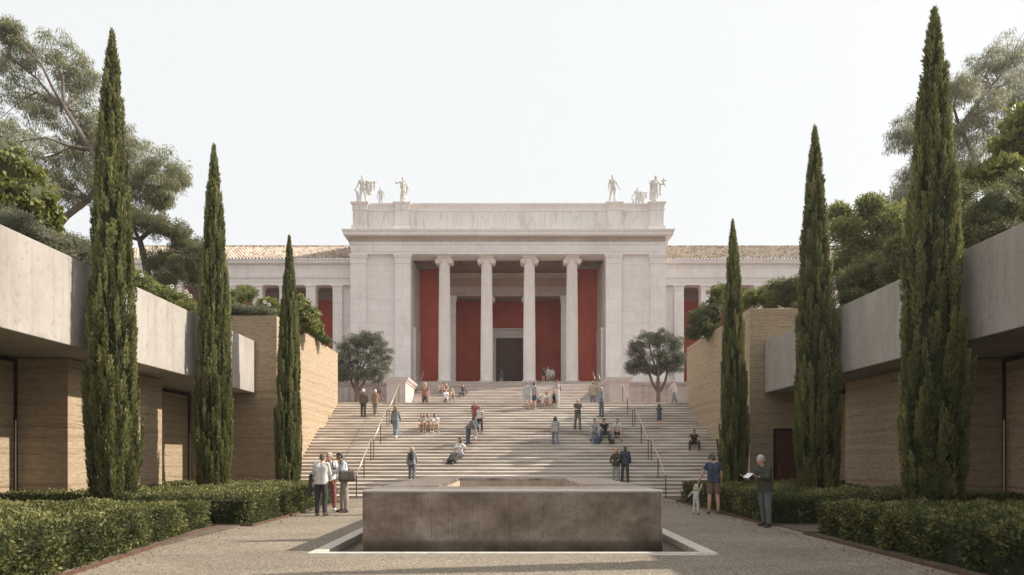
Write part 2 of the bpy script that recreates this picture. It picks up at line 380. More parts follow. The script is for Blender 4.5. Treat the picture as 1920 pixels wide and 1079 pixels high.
# planting beds under hedges
for s in (-1, 1):
    struct('planting_bed', MB().box(min(s*6.35, s*12.9), max(s*6.35, s*12.9), 3, Y0, 0.004, .03), M['soil'])
# ================================================================= STAIRS
tread = .296; riser = zL/31
profile = []                                   # (y_front, y_back, z) of every tread
y = Y0; z = 0
for k in range(31):
    z += riser
    d = tread if k+1 not in (10, 21) else 1.0
    if k == 30: break
    profile.append((y, y+d, z)); y += d
YTOP = y
TH = .058
def stair_mesh(prof, x0, x1, zbot, mt, mr, nose=.028):
    for (ya, yb, zz) in prof:
        # tread slab slightly overhanging its riser
        mt.prism([(ya-nose, zz-TH), (ya-nose, zz-.036), (ya-nose+.012, zz-.026), (ya+.02, zz-.010), (ya+.07, zz), (yb+.002, zz), (yb+.002, zz-TH)], x0, x1)
        mr.box(x0, x1, ya, yb+.001, zbot, zz-TH)
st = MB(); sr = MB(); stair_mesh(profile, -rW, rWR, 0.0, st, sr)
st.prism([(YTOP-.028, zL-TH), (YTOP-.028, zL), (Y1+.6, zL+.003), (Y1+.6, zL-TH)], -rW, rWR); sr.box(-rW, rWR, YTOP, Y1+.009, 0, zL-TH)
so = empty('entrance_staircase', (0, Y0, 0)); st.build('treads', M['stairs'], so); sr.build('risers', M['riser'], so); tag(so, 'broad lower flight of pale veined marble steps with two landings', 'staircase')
prof2 = []
Z2 = 8.33; n2 = 24; r2 = (Z2-zL)/n2
for k in range(n2-1): prof2.append((53.5+.31*k, 53.5+.31*(k+1), zL+r2*(k+1)))
XL2, XR2 = -7.95, 7.62
st2 = MB(); sr2 = MB(); stair_mesh(prof2, XL2, XR2, zL, st2, sr2); st2.box(XL2, XR2, 60.60, 61.2, Z2-TH, Z2); sr2.box(XL2, XR2, 60.63, 61.2, zL, Z2-TH)
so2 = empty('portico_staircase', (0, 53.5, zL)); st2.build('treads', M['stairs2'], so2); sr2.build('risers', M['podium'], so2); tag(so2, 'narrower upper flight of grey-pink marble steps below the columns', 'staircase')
def stair_pos(py, sit=False):
    best = None
    for (a, b, zz) in profile:
        for t in (.25, .5, .75) if b-a > .5 else (.4,):
            yy = a+(b-a)*t; p = VY-(zz-EYE)*F/yy
            if best is None or abs(p-py) < best[0]: best = (abs(p-py), yy, zz)
    return best[1], best[2]
def stair_pos2(py):
    best = None
    for (a, b, zz) in prof2:
        yy = a+.14; p = VY-(zz-EYE)*F/yy
        if best is None or abs(p-py) < best[0]: best = (abs(p-py), yy, zz)
    return best[1], best[2]
# ================================================================= RAMMED EARTH SIDE WALLS OF THE STAIR
zWL, zWR = 7.38, 7.67
w = MB().box(-rW-.5, -rW, Y0+.75, Y1, 0, zWL).box(-22, -rW, Y0+.35, Y0+.75, 0, zWL).box(-17, -rW-.5, Y1-.4, Y1, zL, zWL)
tag(w.build('rammed_earth_wall', M['earth'], bevel=.015), 'sunlit tan rammed earth wall along the left edge of the stairs', 'wall')
wr = MB().box(rWR, rWR+.5, Y0+.75, Y1, 0, zWR).box(rWR, 22, Y0+.35, Y0+.75, 0, zWR).box(rWR+.5, 17, Y1-.4, Y1, zL, zWR)
wro = empty('rammed_earth_wall', (rWR, Y0, 0), 0, 'shaded rammed earth wall along the right edge of the stairs with a red-brown door', 'wall')
wr.build('wall', M['earth'], wro, bevel=.015)
dx0, dx1 = wx(1449, 45.9), wx(1500, 45.9)
dr = box(dx0, dx1, Y0+.30, Y0+.348, 0, 2.72).build('door', M['wooddoor'], wro)
MB().box(dx0-.09, dx0, Y0+.27, Y0+.348, 0, 2.81).box(dx1, dx1+.09, Y0+.27, Y0+.348, 0, 2.81).box(dx0, dx1, Y0+.27, Y0+.348, 2.72, 2.81).build('door_frame', M['frame'], dr)
MB().tube([(dx0+.12, Y0+.25, .95), (dx0+.12, Y0+.25, 1.35)], .015).build('handle', M['bronze'], dr)
# ================================================================= PAVILIONS
def pavilion(s, yb, label):
    t = empty('garden_pavilion', (s*10.3, 18, 0), 0, label, 'building')
    def bx(a, b, y0, y1, z0, z1, m=None):
        m = m or MB(); return m.box(min(s*a, s*b), max(s*a, s*b), y0, y1, z0, z1)
    z0, z1 = 4.25, 6.34
    bx(10.3, 16.6, -6, Y0+.33, z0, z1).build('roof_beam', M['concrete'], t, bevel=.02)
    bx(11.6, 13.2, 18.2, yb, 0, z0-.02).build('wall', M['earth'], t, bevel=.015)
    bx(13.7, 14.0, -6, Y0+.3, 0, z0-.01).build('inner_wall', M['earth'], t)
    bx(11.6, 13.2, -6, 6.0, 0, z0-.02).build('wall', M['earth'], t, bevel=.015)
    for (a, b) in ((6.0, 18.2), (yb, Y0+.33)):
        n = max(2, round((b-a)/2.1)); w_ = (b-a)/n
        for k in range(n):
            ya, yb_ = a+w_*k, a+w_*(k+1)
            f = MB(); bx(12.92, 13.08, ya, ya+.06, .02, z0-.06, f); bx(12.92, 13.08, yb_-.06, yb_-.005, .02, z0-.06, f)
            bx(12.92, 13.08, ya+.06, yb_-.06, .02, .10, f); bx(12.92, 13.08, ya+.06, yb_-.06, z0-.14, z0-.06, f)
            gd = f.build('glazed_door', M['frame'], t)
            bx(12.985, 13.03, ya+.06, yb_-.06, .10, z0-.14).build('panel', M['earthpanel'], gd)
            MB().tube([(s*12.87, yb_-.14, .5), (s*12.87, yb_-.14, 2.6)], .018).build('handle', M['railtop'], gd)
    return t
pavilion(-1, F/56.2, 'left pavilion with sunlit concrete roof beam over tan earth walls')
pavilion(1, F/54.2, 'right pavilion with shaded concrete roof beam over red-brown earth walls')
# ================================================================= HANDRAILS
def rail(x, ya, za, yb, zb, label, group=None, hh=.95, r=.02, posts=2, ext=True):
    t = empty('handrail', (x, ya, za), 0, label, 'handrail', group)
    m = MB(); d = Vector((0, yb-ya, zb-za)).normalized()
    p0 = Vector((x, ya, za+hh)); p1 = Vector((x, yb, zb+hh))
    m.tube([p0-d*.04, p1+d*.04], r*1.25, seg=8); m.build('rail', M['railtop'], t, smooth=True)
    for k in range(posts):
        q = k/(posts-1); yy = ya+(yb-ya)*q; zz = za+(zb-za)*q
        MB().box(x-r, x+r, yy-r, yy+r, zz-.02, zz+hh-.01).build('post', M['bronze'], t)
    return t
secs = []
ys = Y0-.12
a1 = profile[9]; a2 = profile[20]
secs = [(ys, 0, profile[9][0]+.06, profile[9][2]), (profile[9][1]-.3, profile[9][2], profile[20][0]+.06, profile[20][2]), (profile[20][1]-.3, profile[20][2], YTOP+.1, zL)]
nm = ['lowest', 'middle', 'topmost']
for side, x in (('left', -6.1), ('right', 6.2)):
    for i, (ya, za, yb, zb) in enumerate(secs):
        rail(x, ya, za, yb, zb, f'{nm[i]} of the three sloping bronze handrails on the {side} side of the stairs', 'bronze handrails on the stairs', posts=3)
for side, x in (('left', wx(783, 21.6)), ('right', wx(1122, 21.6))):
    for k in (0, 1):
        rail(x+k*.42*(1 if side == 'left' else -1), 59.1, zL+r2*18+.02, 60.8, Z2, f'short thin bronze rail at the {side} end of the top step, '+('outer' if k == 0 else 'inner')+' one', 'bronze rails at the portico', hh=.9, r=.02, posts=2)
# ================================================================= FOUNTAIN
ft = empty('fountain', (.05, 17, 0), 0, 'large square-edged brown stone fountain with open basin, ringed by a pale marble rim', 'fountain')
fx0, fx1, fy0, fy1, fz = wx(679, 106.6), wx(1243, 106.6), 12.2, 22.2, 1.037
ox0, ox1, oy0, oy1 = wx(820, 94), wx(1098, 94), 13.83, 19.8
def ring(mb, X0, X1, Ya, Yb, a, b, c, d, z0, z1):
    mb.v_ = len(mb.v); k = len(mb.v)
    for z in (z0, z1):
        mb.v += [(X0, Ya, z), (X1, Ya, z), (X1, Yb, z), (X0, Yb, z), (a, c, z), (b, c, z), (b, d, z), (a, d, z)]
    for i in range(4):
        j = (i+1) % 4
        mb.f += [(k+i, k+j, k+8+j, k+8+i), (k+8+i, k+8+j, k+12+j, k+12+i), (k+4+j, k+4+i, k+12+i, k+12+j), (k+j, k+i, k+4+i, k+4+j)]
    return mb
fb = ring(MB(), fx0, fx1, fy0, fy1, ox0, ox1, oy0, oy1, -.3, fz).build('basin_block', M['fountain'], ft, bevel=.035)
box(fx0+.01, fx1-.01, fy0-.005, fy0+.05, fz-.035, fz+.012).build('overflow_highlight', M['lip'], ft, bevel=.012)
ring(MB(), fx0+.03, fx1-.03, fy0+.03, fy1-.03, ox0-.04, ox1+.04, oy0-.04, oy1+.04, fz+.001, fz+.007).build('water_film', M['wetfilm'], ft, bevel=.003)
ring(MB(), ox0-.001, ox1+.001, oy0-.001, oy1+.001, ox0+.03, ox1-.03, oy0+.03, oy1-.03, fz-.5, fz-.07).build('sunlit_inner_faces', M['lining'], ft)  # added pale ring that carries the painted sun inside the basin
box(ox0+.02, ox1-.02, oy0+.02, oy1-.02, fz-.42, fz-.36).build('basin_water', M['film'], ft)
ring(MB(), wx(575, 113.1), wx(1347, 113.1), 11.49, 24.4, PX0, PX1, PY0, PY1, -.35, .03).build('rim', M['rim'], ft, bevel=.008)
box(PX0-.05, PX1+.05, PY0-.05, PY1+.05, -.12, -.08).build('pool_water', M['pool'], ft)
box(PX0-.1, PX1+.1, PY0-.1, PY1+.1, -.36, -.31).build('pool_floor', M['fountain'], ft)
# ================================================================= MUSEUM
XC = wx(953, 21)
mu = empty('museum_building', (XC, 61.9, 4.67), 0, 'white marble neoclassical museum with red walls behind four Ionic columns', 'building')
YF = F/21; ZF = Z2
def P(mb, name, mat, **k): return mb.build(name, M[mat], mu, **k)
zA = wz(479, 21)
mirror = lambda a, b, s: (XC+a, XC+b) if s > 0 else (XC-b, XC-a)
H1 = 13.95
hin = (770-953)/21*-1       # half width of the portico opening
for s in (-1, 1):
    a, b = mirror(hin, H1, s); P(box(a, b, YF, 68.3, ZF, zA), 'anta_wall', 'marble')
    for (u, v) in ((hin-.04, hin+1.33), (H1-1.32, H1+.04)):
        a, b = mirror(u, v, s)
        pil = P(MB().loft(a, b, YF-.42, YF+.3, [(ZF, .06), (ZF+.35, .06), (ZF+.40, 0), (zA-.9, 0)]), 'pilaster', 'marble')
        MB().loft(a, b, YF-.42, YF+.3, [(zA-.9, .0), (zA-.86, .04), (zA-.80, .04), (zA-.78, .01), (zA-.42, .02), (zA-.30, .09), (zA-.12, .15), (zA-.003, .15)]).build('capital', M['marble'], pil)
# entablature
x0, x1 = XC-H1, XC+H1
P(MB().loft(x0, x1, YF-.40, 63.6, [(zA, 0), (zA+.24, 0), (zA+.24, .03), (zA+.5, .03), (zA+.5, .06), (20.46, .06)]), 'architrave', 'marble')
P(MB().loft(x0, x1, YF-.40, 63.6, [(20.463, .06), (20.50, .10), (20.60, .10), (20.62, .17), (20.74, .17)]), 'moulding', 'marble')
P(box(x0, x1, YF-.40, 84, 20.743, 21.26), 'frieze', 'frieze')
P(MB().loft(x0, x1, YF-.35, 84, [(21.262, .02), (21.275, .55), (21.31, .58), (21.55, .60), (21.56, .64), (21.72, .70), (21.76, .70)]), 'cornice', 'marble')
YA = 62.2; zT = wz(382, 20.9)
a0, a1_ = XC-13.9, XC+13.9
P(MB().loft(a0, a1_, YA, 84, [(21.763, .08), (22.36, .08), (22.42, 0), (23.74, 0)]), 'attic_wall', 'attic')
P(MB().loft(a0, a1_, YA, 84, [(23.743, .0), (23.80, .07), (23.86, .07), (23.90, .03), (24.20, .05), (24.28, .13), (24.40, .16), (zT-.02, .16)]), 'attic_cap', 'marble')
att_x = []
for s in (-1, 1):
    for (u, v) in ((8.86, 10.10), (12.62, 13.88)):
        a, b = mirror(u, v, s); att_x.append((a+b)/2)
        P(MB().loft(a, b, YA-.32, YA+.4, [(21.765, .12), (22.38, .12), (22.44, 0), (23.75, 0), (23.80, .08), (23.87, .08), (23.91, .03), (24.22, .06), (24.30, .15), (24.42, .19), (zT, .19)]), 'attic_pilaster', 'attic')
# solid mass behind the portico
hm = 5.9
P(MB().box(x0, XC-hm, 68.35, 71.6, ZF, 20.74).box(XC+hm, x1, 68.35, 71.6, ZF, 20.74).box(XC-hm, XC+hm, 68.45, 71.6, 17.9, 20.74).box(x0, x1, 71.75, 84, ZF, 20.74), 'rear_block', 'marble')
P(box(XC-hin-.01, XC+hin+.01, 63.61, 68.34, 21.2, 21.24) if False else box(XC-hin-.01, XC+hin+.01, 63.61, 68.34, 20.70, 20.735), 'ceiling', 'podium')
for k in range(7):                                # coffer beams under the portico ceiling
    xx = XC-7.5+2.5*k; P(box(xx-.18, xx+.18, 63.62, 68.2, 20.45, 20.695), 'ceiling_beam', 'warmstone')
for s in (-1, 1):
    a, b = mirror(5.95, hin+.0, s)
    P(box(a, b, 68.2, 68.34, ZF, wz(505, 19.06)-.003), 'red_wall', 'red')
    P(box(a, b, 68.1, 68.34, wz(505, 19.06), 20.69), 'marble_beam', 'frieze')
    a, b = (XC+s*hin, XC+s*(hin-.18)); a, b = min(a, b), max(a, b)
    P(MB().box(a, b, 63.8, 67.2, ZF, ZF+5.0).box(a-.04, b+.04, 63.7, 67.3, ZF+5.0, ZF+5.3), 'side_door_frame', 'marble')
    a, b = mirror(5.15, 6.35, s)
    pl = P(MB().loft(a, b, 67.8, 68.3, [(ZF, .04), (ZF+.3, .04), (ZF+.34, 0), (16.9, 0)]), 'inner_pilaster', 'marble')
    MB().loft(a, b, 67.8, 68.3, [(16.9, .0), (16.95, .05), (17.3, .06), (17.45, .12), (17.50, .12)]).build('capital', M['marble'], pl)
P(MB().loft(XC-6.55, XC+6.55, 67.85, 68.6, [(17.503, 0), (17.85, 0), (17.85, .03), (18.25, .03), (18.25, .09), (18.42, .09)]), 'inner_architrave', 'frieze')
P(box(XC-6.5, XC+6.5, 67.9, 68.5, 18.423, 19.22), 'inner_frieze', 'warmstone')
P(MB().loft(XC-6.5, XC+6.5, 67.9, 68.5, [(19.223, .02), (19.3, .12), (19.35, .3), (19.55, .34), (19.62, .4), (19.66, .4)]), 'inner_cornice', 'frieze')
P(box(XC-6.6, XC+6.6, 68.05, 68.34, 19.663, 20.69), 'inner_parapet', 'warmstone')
P(box(XC-hm, XC+hm, 71.55, 71.745, ZF, 17.85), 'red_wall', 'red')
P(box(XC-hm, XC+hm, 68.62, 71.54, 17.86, 17.895), 'inner_ceiling', 'podium')
zD = wz(635, 18.2)
d0, d1 = wx(930, 18.2), wx(981, 18.2)
P(MB().box(d0-.3, d0, 71.3, 71.54, ZF, zD+.02).box(d1, d1+.3, 71.3, 71.54, ZF, zD+.02).loft(d0-.3, d1+.3, 71.3, 71.5, [(zD+.02, 0), (zD+.42, 0), (zD+.45, .05), (zD+.5, .02), (zD+.78, .02), (zD+.85, .2), (zD+1.0, .25)]), 'door_surround', 'marble')
for k, (u, v) in enumerate(((d0, (d0+d1)/2-.01), ((d0+d1)/2+.01, d1))):
    dd = box(u, v, 71.42, 71.5, ZF, zD); 
    h = (zD-ZF)
    for j in range(4):
        z_ = ZF+.2+j*h/4
        dd.loft(u+.16, v-.16, 71.40, 71.43, [(z_, 0), (z_+h/4-.28, 0)])
    do = P(dd, 'door', 'wooddoor')
    xx = v-.1 if k == 0 else u+.1
    MB().tube([(xx, 71.34, ZF+1.0), (xx, 71.34, ZF+1.3)], .02).build('handle', M['bronze'], do)
# columns
def fl(depth, n=20):
    return lambda r, z, a: r-depth*abs(math.sin(n*a/2))**.7
def ionic(cx, cy, zb, zt, rb, name):
    rt = rb*.86; hc = rb*1.0; sh = MB()
    z0, z1 = zb+rb*.62, zt-hc*.95
    pr = []
    for i in range(15):
        t = i/14; pr.append((rb+(rt-rb)*(t**1.5), z0+(z1-z0)*t))
    sh.lathe(cx, cy, pr, seg=160, rfun=lambda r, z, a: r-rb*.19*abs(math.sin(10*a))**.8*(1 if z0+.1 < z < z1-.1 else .0))
    o = sh.build(name, M['column'], mu, smooth=False)
    b = MB().box(cx-rb*1.32, cx+rb*1.32, cy-rb*1.32, cy+rb*1.32, zb, zb+rb*.12)
    b.lathe(cx, cy, [(rb*1.30, zb+rb*.12), (rb*1.36, zb+rb*.2), (rb*1.30, zb+rb*.28), (rb*1.14, zb+rb*.31), (rb*1.10, zb+rb*.38), (rb*1.14, zb+rb*.43), (rb*1.22, zb+rb*.45), (rb*1.25, zb+rb*.52), (rb*1.2, zb+rb*.58), (rb*1.02, zb+rb*.62)], seg=48)
    b.build('base', M['column'], o)
    c = MB(); zc = zt-hc
    c.lathe(cx, cy, [(rt*1.0, zc+.0), (rt*1.06, zc+hc*.1), (rt*1.18, zc+hc*.3), (rt*1.2, zc+hc*.45), (rt*1.1, zc+hc*.6)], seg=40)
    c.box(cx-rt*1.35, cx+rt*1.35, cy-rt*1.08, cy+rt*1.08, zc+hc*.42, zc+hc*.78)
    c.loft(cx-rt*1.25, cx+rt*1.25, cy-rt*1.15, cy+rt*1.15, [(zc+hc*.80, 0), (zc+hc*.88, .05), (zc+hc, .07)])
    rv = rt*.56
    for s in (-1, 1):
        vx = cx+s*rt*1.26; vz = zc+hc*.28
        def cyl(r, ya, yb):
            k = len(c.v); n = 20
            for yy in (ya, yb):
                for q in range(n): c.v.append((vx+r*math.cos(2*math.pi*q/n), yy, vz+r*math.sin(2*math.pi*q/n)))
            for q in range(n): c.f.append((k+q, k+(q+1) % n, k+n+(q+1) % n, k+n+q))
            c.f.append(tuple(k+q for q in reversed(range(n)))); c.f.append(tuple(k+n+q for q in range(n)))
        cyl(rv*.86, cy-rt*1.06, cy+rt*1.06)
        # spiral scroll standing proud of the face
        for fy in (cy-rt*1.08, cy+rt*1.08):
            pts = []; rr = []
            for i in range(46):
                t = i/45; an = math.pi/2-s*-1*t*2*math.pi*2.2; r_ = rv*(1-t*.82)
                pts.append((vx+r_*math.cos(an), fy, vz+r_*math.sin(an))); rr.append(rb*.065*(1-.45*t))
            c.tube(pts, rr, seg=6)
            c.tube([(vx, fy-.05*rb, vz), (vx, fy+.05*rb, vz)], rb*.09, seg=10)
    c.build('capital', M['column'], o, smooth=False)
    return o
for px in (833.5, 912.5, 992.5, 1072.5):
    ionic(wx(px, 20.73), 62.7, ZF, zA-.003, .555, 'column')
for px in (915.5, 990.5):
    ionic(wx(px, 19.05), 68.3, ZF, 17.50, .46, 'inner_column')
# porch floor
P(box(XC-hin, XC+hin, 61.2, 71.54, ZF-.3, ZF-.002), 'porch_floor', 'podium')
# wings
YW = F/20.6
for s in (-1, 1):
    nm_ = 'left' if s < 0 else 'right'
    a, b = mirror(H1+.003, 37, s); zo = wz(535, 20.6)
    wg = P(MB().loft(a, b, YW-.03, YW+1.0, [(zo, 0), (zo+.3, 0), (zo+.3, .03), (wz(522, 20.6), .03), (wz(522, 20.6), .10), (wz(518, 20.6), .12), (wz(518, 20.6), 0), (wz(495, 20.6), 0)]), 'wing_entablature', 'marble')
    zc = wz(494, 20.7)
    P(MB().loft(a, b, YW, YW+7.5, [(zc-.05, .02), (zc, .3), (zc+.06, .34), (zc+.24, .36), (zc+.30, .42), (zc+.36, .42)]), 'wing_cornice', 'marble')
    u, v = mirror(H1+.003, H1+1.17, s); P(box(u, v, YW+.35, YW+3.5, ZF, zo-.002), 'wing_wall', 'marble')
    for k in range(9):
        c0 = (1273.5-953)/20.6+k*2.43 if s > 0 else (953-632.5)/20.6+k*2.43
        u, v = mirror(c0-.43, c0+.43, s)
        pp = P(MB().loft(u, v, YW+.02, YW+.9, [(ZF, .03), (ZF+.25, .03), (ZF+.28, 0), (zo-.42, 0)]), 'wing_pillar', 'marble')
        MB().loft(u, v, YW+.02, YW+.9, [(zo-.42, 0), (zo-.39, .04), (zo-.34, .01), (zo-.18, .02), (zo-.10, .12), (zo-.003, .12)]).build('capital', M['marble'], pp)
    P(box(a, b, YW+3.5, YW+3.7, ZF, wz(565, 19.5)), 'red_wall', 'red')
    P(box(a, b, YW+3.45, YW+3.7, wz(565, 19.5)+.003, zo+.3), 'marble_beam', 'podium')
    P(box(a, b, YW+1.01, YW+3.44, zo+.25, zo+.3), 'wing_ceiling', 'podium')
    P(box(a, b, YW-1.2, YW+3.45, ZF-.3, ZF-.005), 'wing_floor', 'podium')
    # barrel-tiled roof
    per = .30; rows = 13; ze = zc+.37; ye = YW-.42; sl = math.radians(24); L = 8.2
    X = np.arange(a, b, per/6); nx = len(X); V = []; Fc = []
    for r_ in range(rows):
        for e in (0, 1):
            t = (r_+e)/rows*L; lift = .06 if e == 0 else 0.0
            for i in range(nx):
                hgt = .085*max(0, math.sin(2*math.pi*X[i]/per))**.8*(1.15 if e == 0 else .9) if math.sin(2*math.pi*X[i]/per) > 0 else -.02
                V.append((float(X[i]), ye+t*math.cos(sl), ze+t*math.sin(sl)+hgt+lift))
    for r_ in range(rows*2-1):
        for i in range(nx-1):
            q = r_*nx+i; Fc.append((q, q+1, q+nx+1, q+nx))
    me = bpy.data.meshes.new('tiled_roof'); me.from_pydata(V, [], Fc); me.update()
    rf = link('tiled_roof', me, M['tile'], mu)
    # eave antefixes: one small upright tile on each cover row
    m = MB(); xx = a+per/4
    while xx < b:
        m.loft(xx-.07, xx+.07, ye-.03, ye+.03, [(ze-.02, 0), (ze+.10, 0), (ze+.17, -.025)]); xx += per
    tag(m.build('eave_tiles', M['tile'], rf), kind='stuff')
    P(MB().tube([(a, ye+L*math.cos(sl), ze+L*math.sin(sl)+.05), (b, ye+L*math.cos(sl), ze+L*math.sin(sl)+.05)], .14, seg=10), 'ridge', 'tile')
    P(box(a, b, YW+3.71, YW+7, ZF, zc), 'wing_rear_wall', 'marble')
    # podium wall under the portico and wing
    u, v = mirror(7.9, 37, s)
    pw = P(MB().loft(u, v, 60.05, YF-.25, [(zL, .10), (zL+.45, .10), (zL+.5, 0), (ZF-.45, 0), (ZF-.42, .08), (ZF-.30, .10), (ZF-.28, .16), (ZF-.31+.2, .18), (ZF-.31, .18)][:8]), 'podium_wall', 'podium')
    k = 0; xx = 9.6
    while xx < 30:
        u, v = mirror(xx, xx+.42, s); MB().loft(u, v, 59.93, 60.03, [(zL+.5, 0), (ZF-.62, 0), (ZF-.6, .03), (ZF-.5, .04)]).build('pier', M['podium'], pw); xx += 2.1
    # pedestals flanking the upper stairs
    a_, b_ = (-9.45, -8.0) if s < 0 else (7.66, 9.15)
    zt = wz(708, 24.5)
    P(MB().loft(a_, b_, 53.1, 59.9, [(zL, .10), (zL+.3, .10), (zL+.36, 0), (zt-.42, 0), (zt-.38, .06), (zt-.28, .10), (zt-.2, .2), (zt-.05, .26), (zt, .26)]), 'stair_pedestal', 'pedestal')
    for k_, (xa) in enumerate((a_,)):
        pass
P(MB().box(XC-H1, XC-7.9, 60.9, YF-.001, zL, ZF).box(XC+7.9, XC+H1, 60.9, YF-.001, zL, ZF), 'plinth', 'podium')
# ================================================================= FIGURES
def ico(sub=2):
    bm = bmesh.new(); bmesh.ops.create_icosphere(bm, subdivisions=sub, radius=1)
    v = np.array([x.co[:] for x in bm.verts]); f = [[w.index for w in q.verts] for q in bm.faces]; bm.free(); return v, f
ICV, ICF = ico(2)
class Prims:
    "closed overlapping solids, later fused by a voxel remesh into ONE continuous surface"
    def __init__(s): s.v = []; s.f = []; s.n = 0
    def add(s, v, f):
        s.v.append(np.asarray(v)); s.f += [tuple(i+s.n for i in q) for q in f]; s.n += len(v)
    def ell(s, c, r, R=None):
        v = ICV*np.array(r); 
        if R is not None: v = v @ np.array(R.to_3x3()).T
        s.add(v+np.array(c), ICF); return s
    def con(s, p0, r0, p1, r1, n=14, flat=1.0, w=None):
        p0, p1 = Vector(p0), Vector(p1); d = (p1-p0).normalized()
        u = (Vector(w)-d*Vector(w).dot(d)).normalized() if w is not None else d.orthogonal().normalized()
        q = d.cross(u); V = []
        for p, r in ((p0, r0), (p1, r1)):
            for k in range(n):
                a = 2*math.pi*k/n; V.append(tuple(p+u*math.cos(a)*r+q*math.sin(a)*r*flat))
        Fq = [(k, (k+1) % n, n+(k+1) % n, n+k) for k in range(n)]+[tuple(reversed(range(n))), tuple(range(n, 2*n))]
        s.add(V, Fq); return s
    def cap(s, p0, r0, p1, r1):
        s.con(p0, r0, p1, r1); s.ell(p0, (r0,)*3); s.ell(p1, (r1,)*3); return s
    def chain(s, pts, rs):
        for i in range(len(pts)-1): s.cap(pts[i], rs[i], pts[i+1], rs[i+1])
        return s
JOBS = []
def job(pr, name, mat, parent, vox, smooth=3, fold=0, foldf=18):
    me = bpy.data.meshes.new(name); V = np.vstack(pr.v); me.from_pydata(V.tolist(), [], pr.f); me.update()
    o = bpy.data.objects.new(name, me); C.objects.link(o); o.parent = parent
    m = o.modifiers.new('r', 'REMESH'); m.mode = 'VOXEL'; m.voxel_size = vox; m.use_smooth_shade = True
    if smooth: k = o.modifiers.new('s', 'SMOOTH'); k.iterations = smooth; k.factor = .5
    JOBS.append((o, mat, fold, foldf)); return o
def run_jobs():
    dg = bpy.context.evaluated_depsgraph_get(); dg.update()
    out = []
    for (o, mat, fold, ff) in JOBS:
        out.append(bpy.data.meshes.new_from_object(o.evaluated_get(dg)))
    for (o, mat, fold, ff), me in zip(JOBS, out):
        o.modifiers.clear(); o.data = me; me.name = o.name; me.materials.clear(); me.materials.append(mat)
        if fold:
            n = len(me.vertices); co = np.empty(n*3); me.vertices.foreach_get('co', co); co = co.reshape(-1, 3)
            no = np.array([v.normal[:] for v in me.vertices])
            x, y, z = co.T
            h = np.sin(x*ff+1.7*np.sin(z*ff*.28+y*5))*np.sin(y*ff*.8+1.3*np.sin(z*ff*.33))+.6*np.sin(z*ff*.9+x*ff*.5+np.sin(y*ff))
            co += no*(h*fold)[:, None]; me.vertices.foreach_set('co', co.ravel()); me.update()
        me.polygons.foreach_set('use_smooth', [True]*len(me.polygons))
    JOBS.clear()
def vec(f, o, s): f, o = math.radians(f), math.radians(o); return Vector((s*math.sin(o), -math.sin(f)*math.cos(o), -math.cos(f)*math.cos(o)))
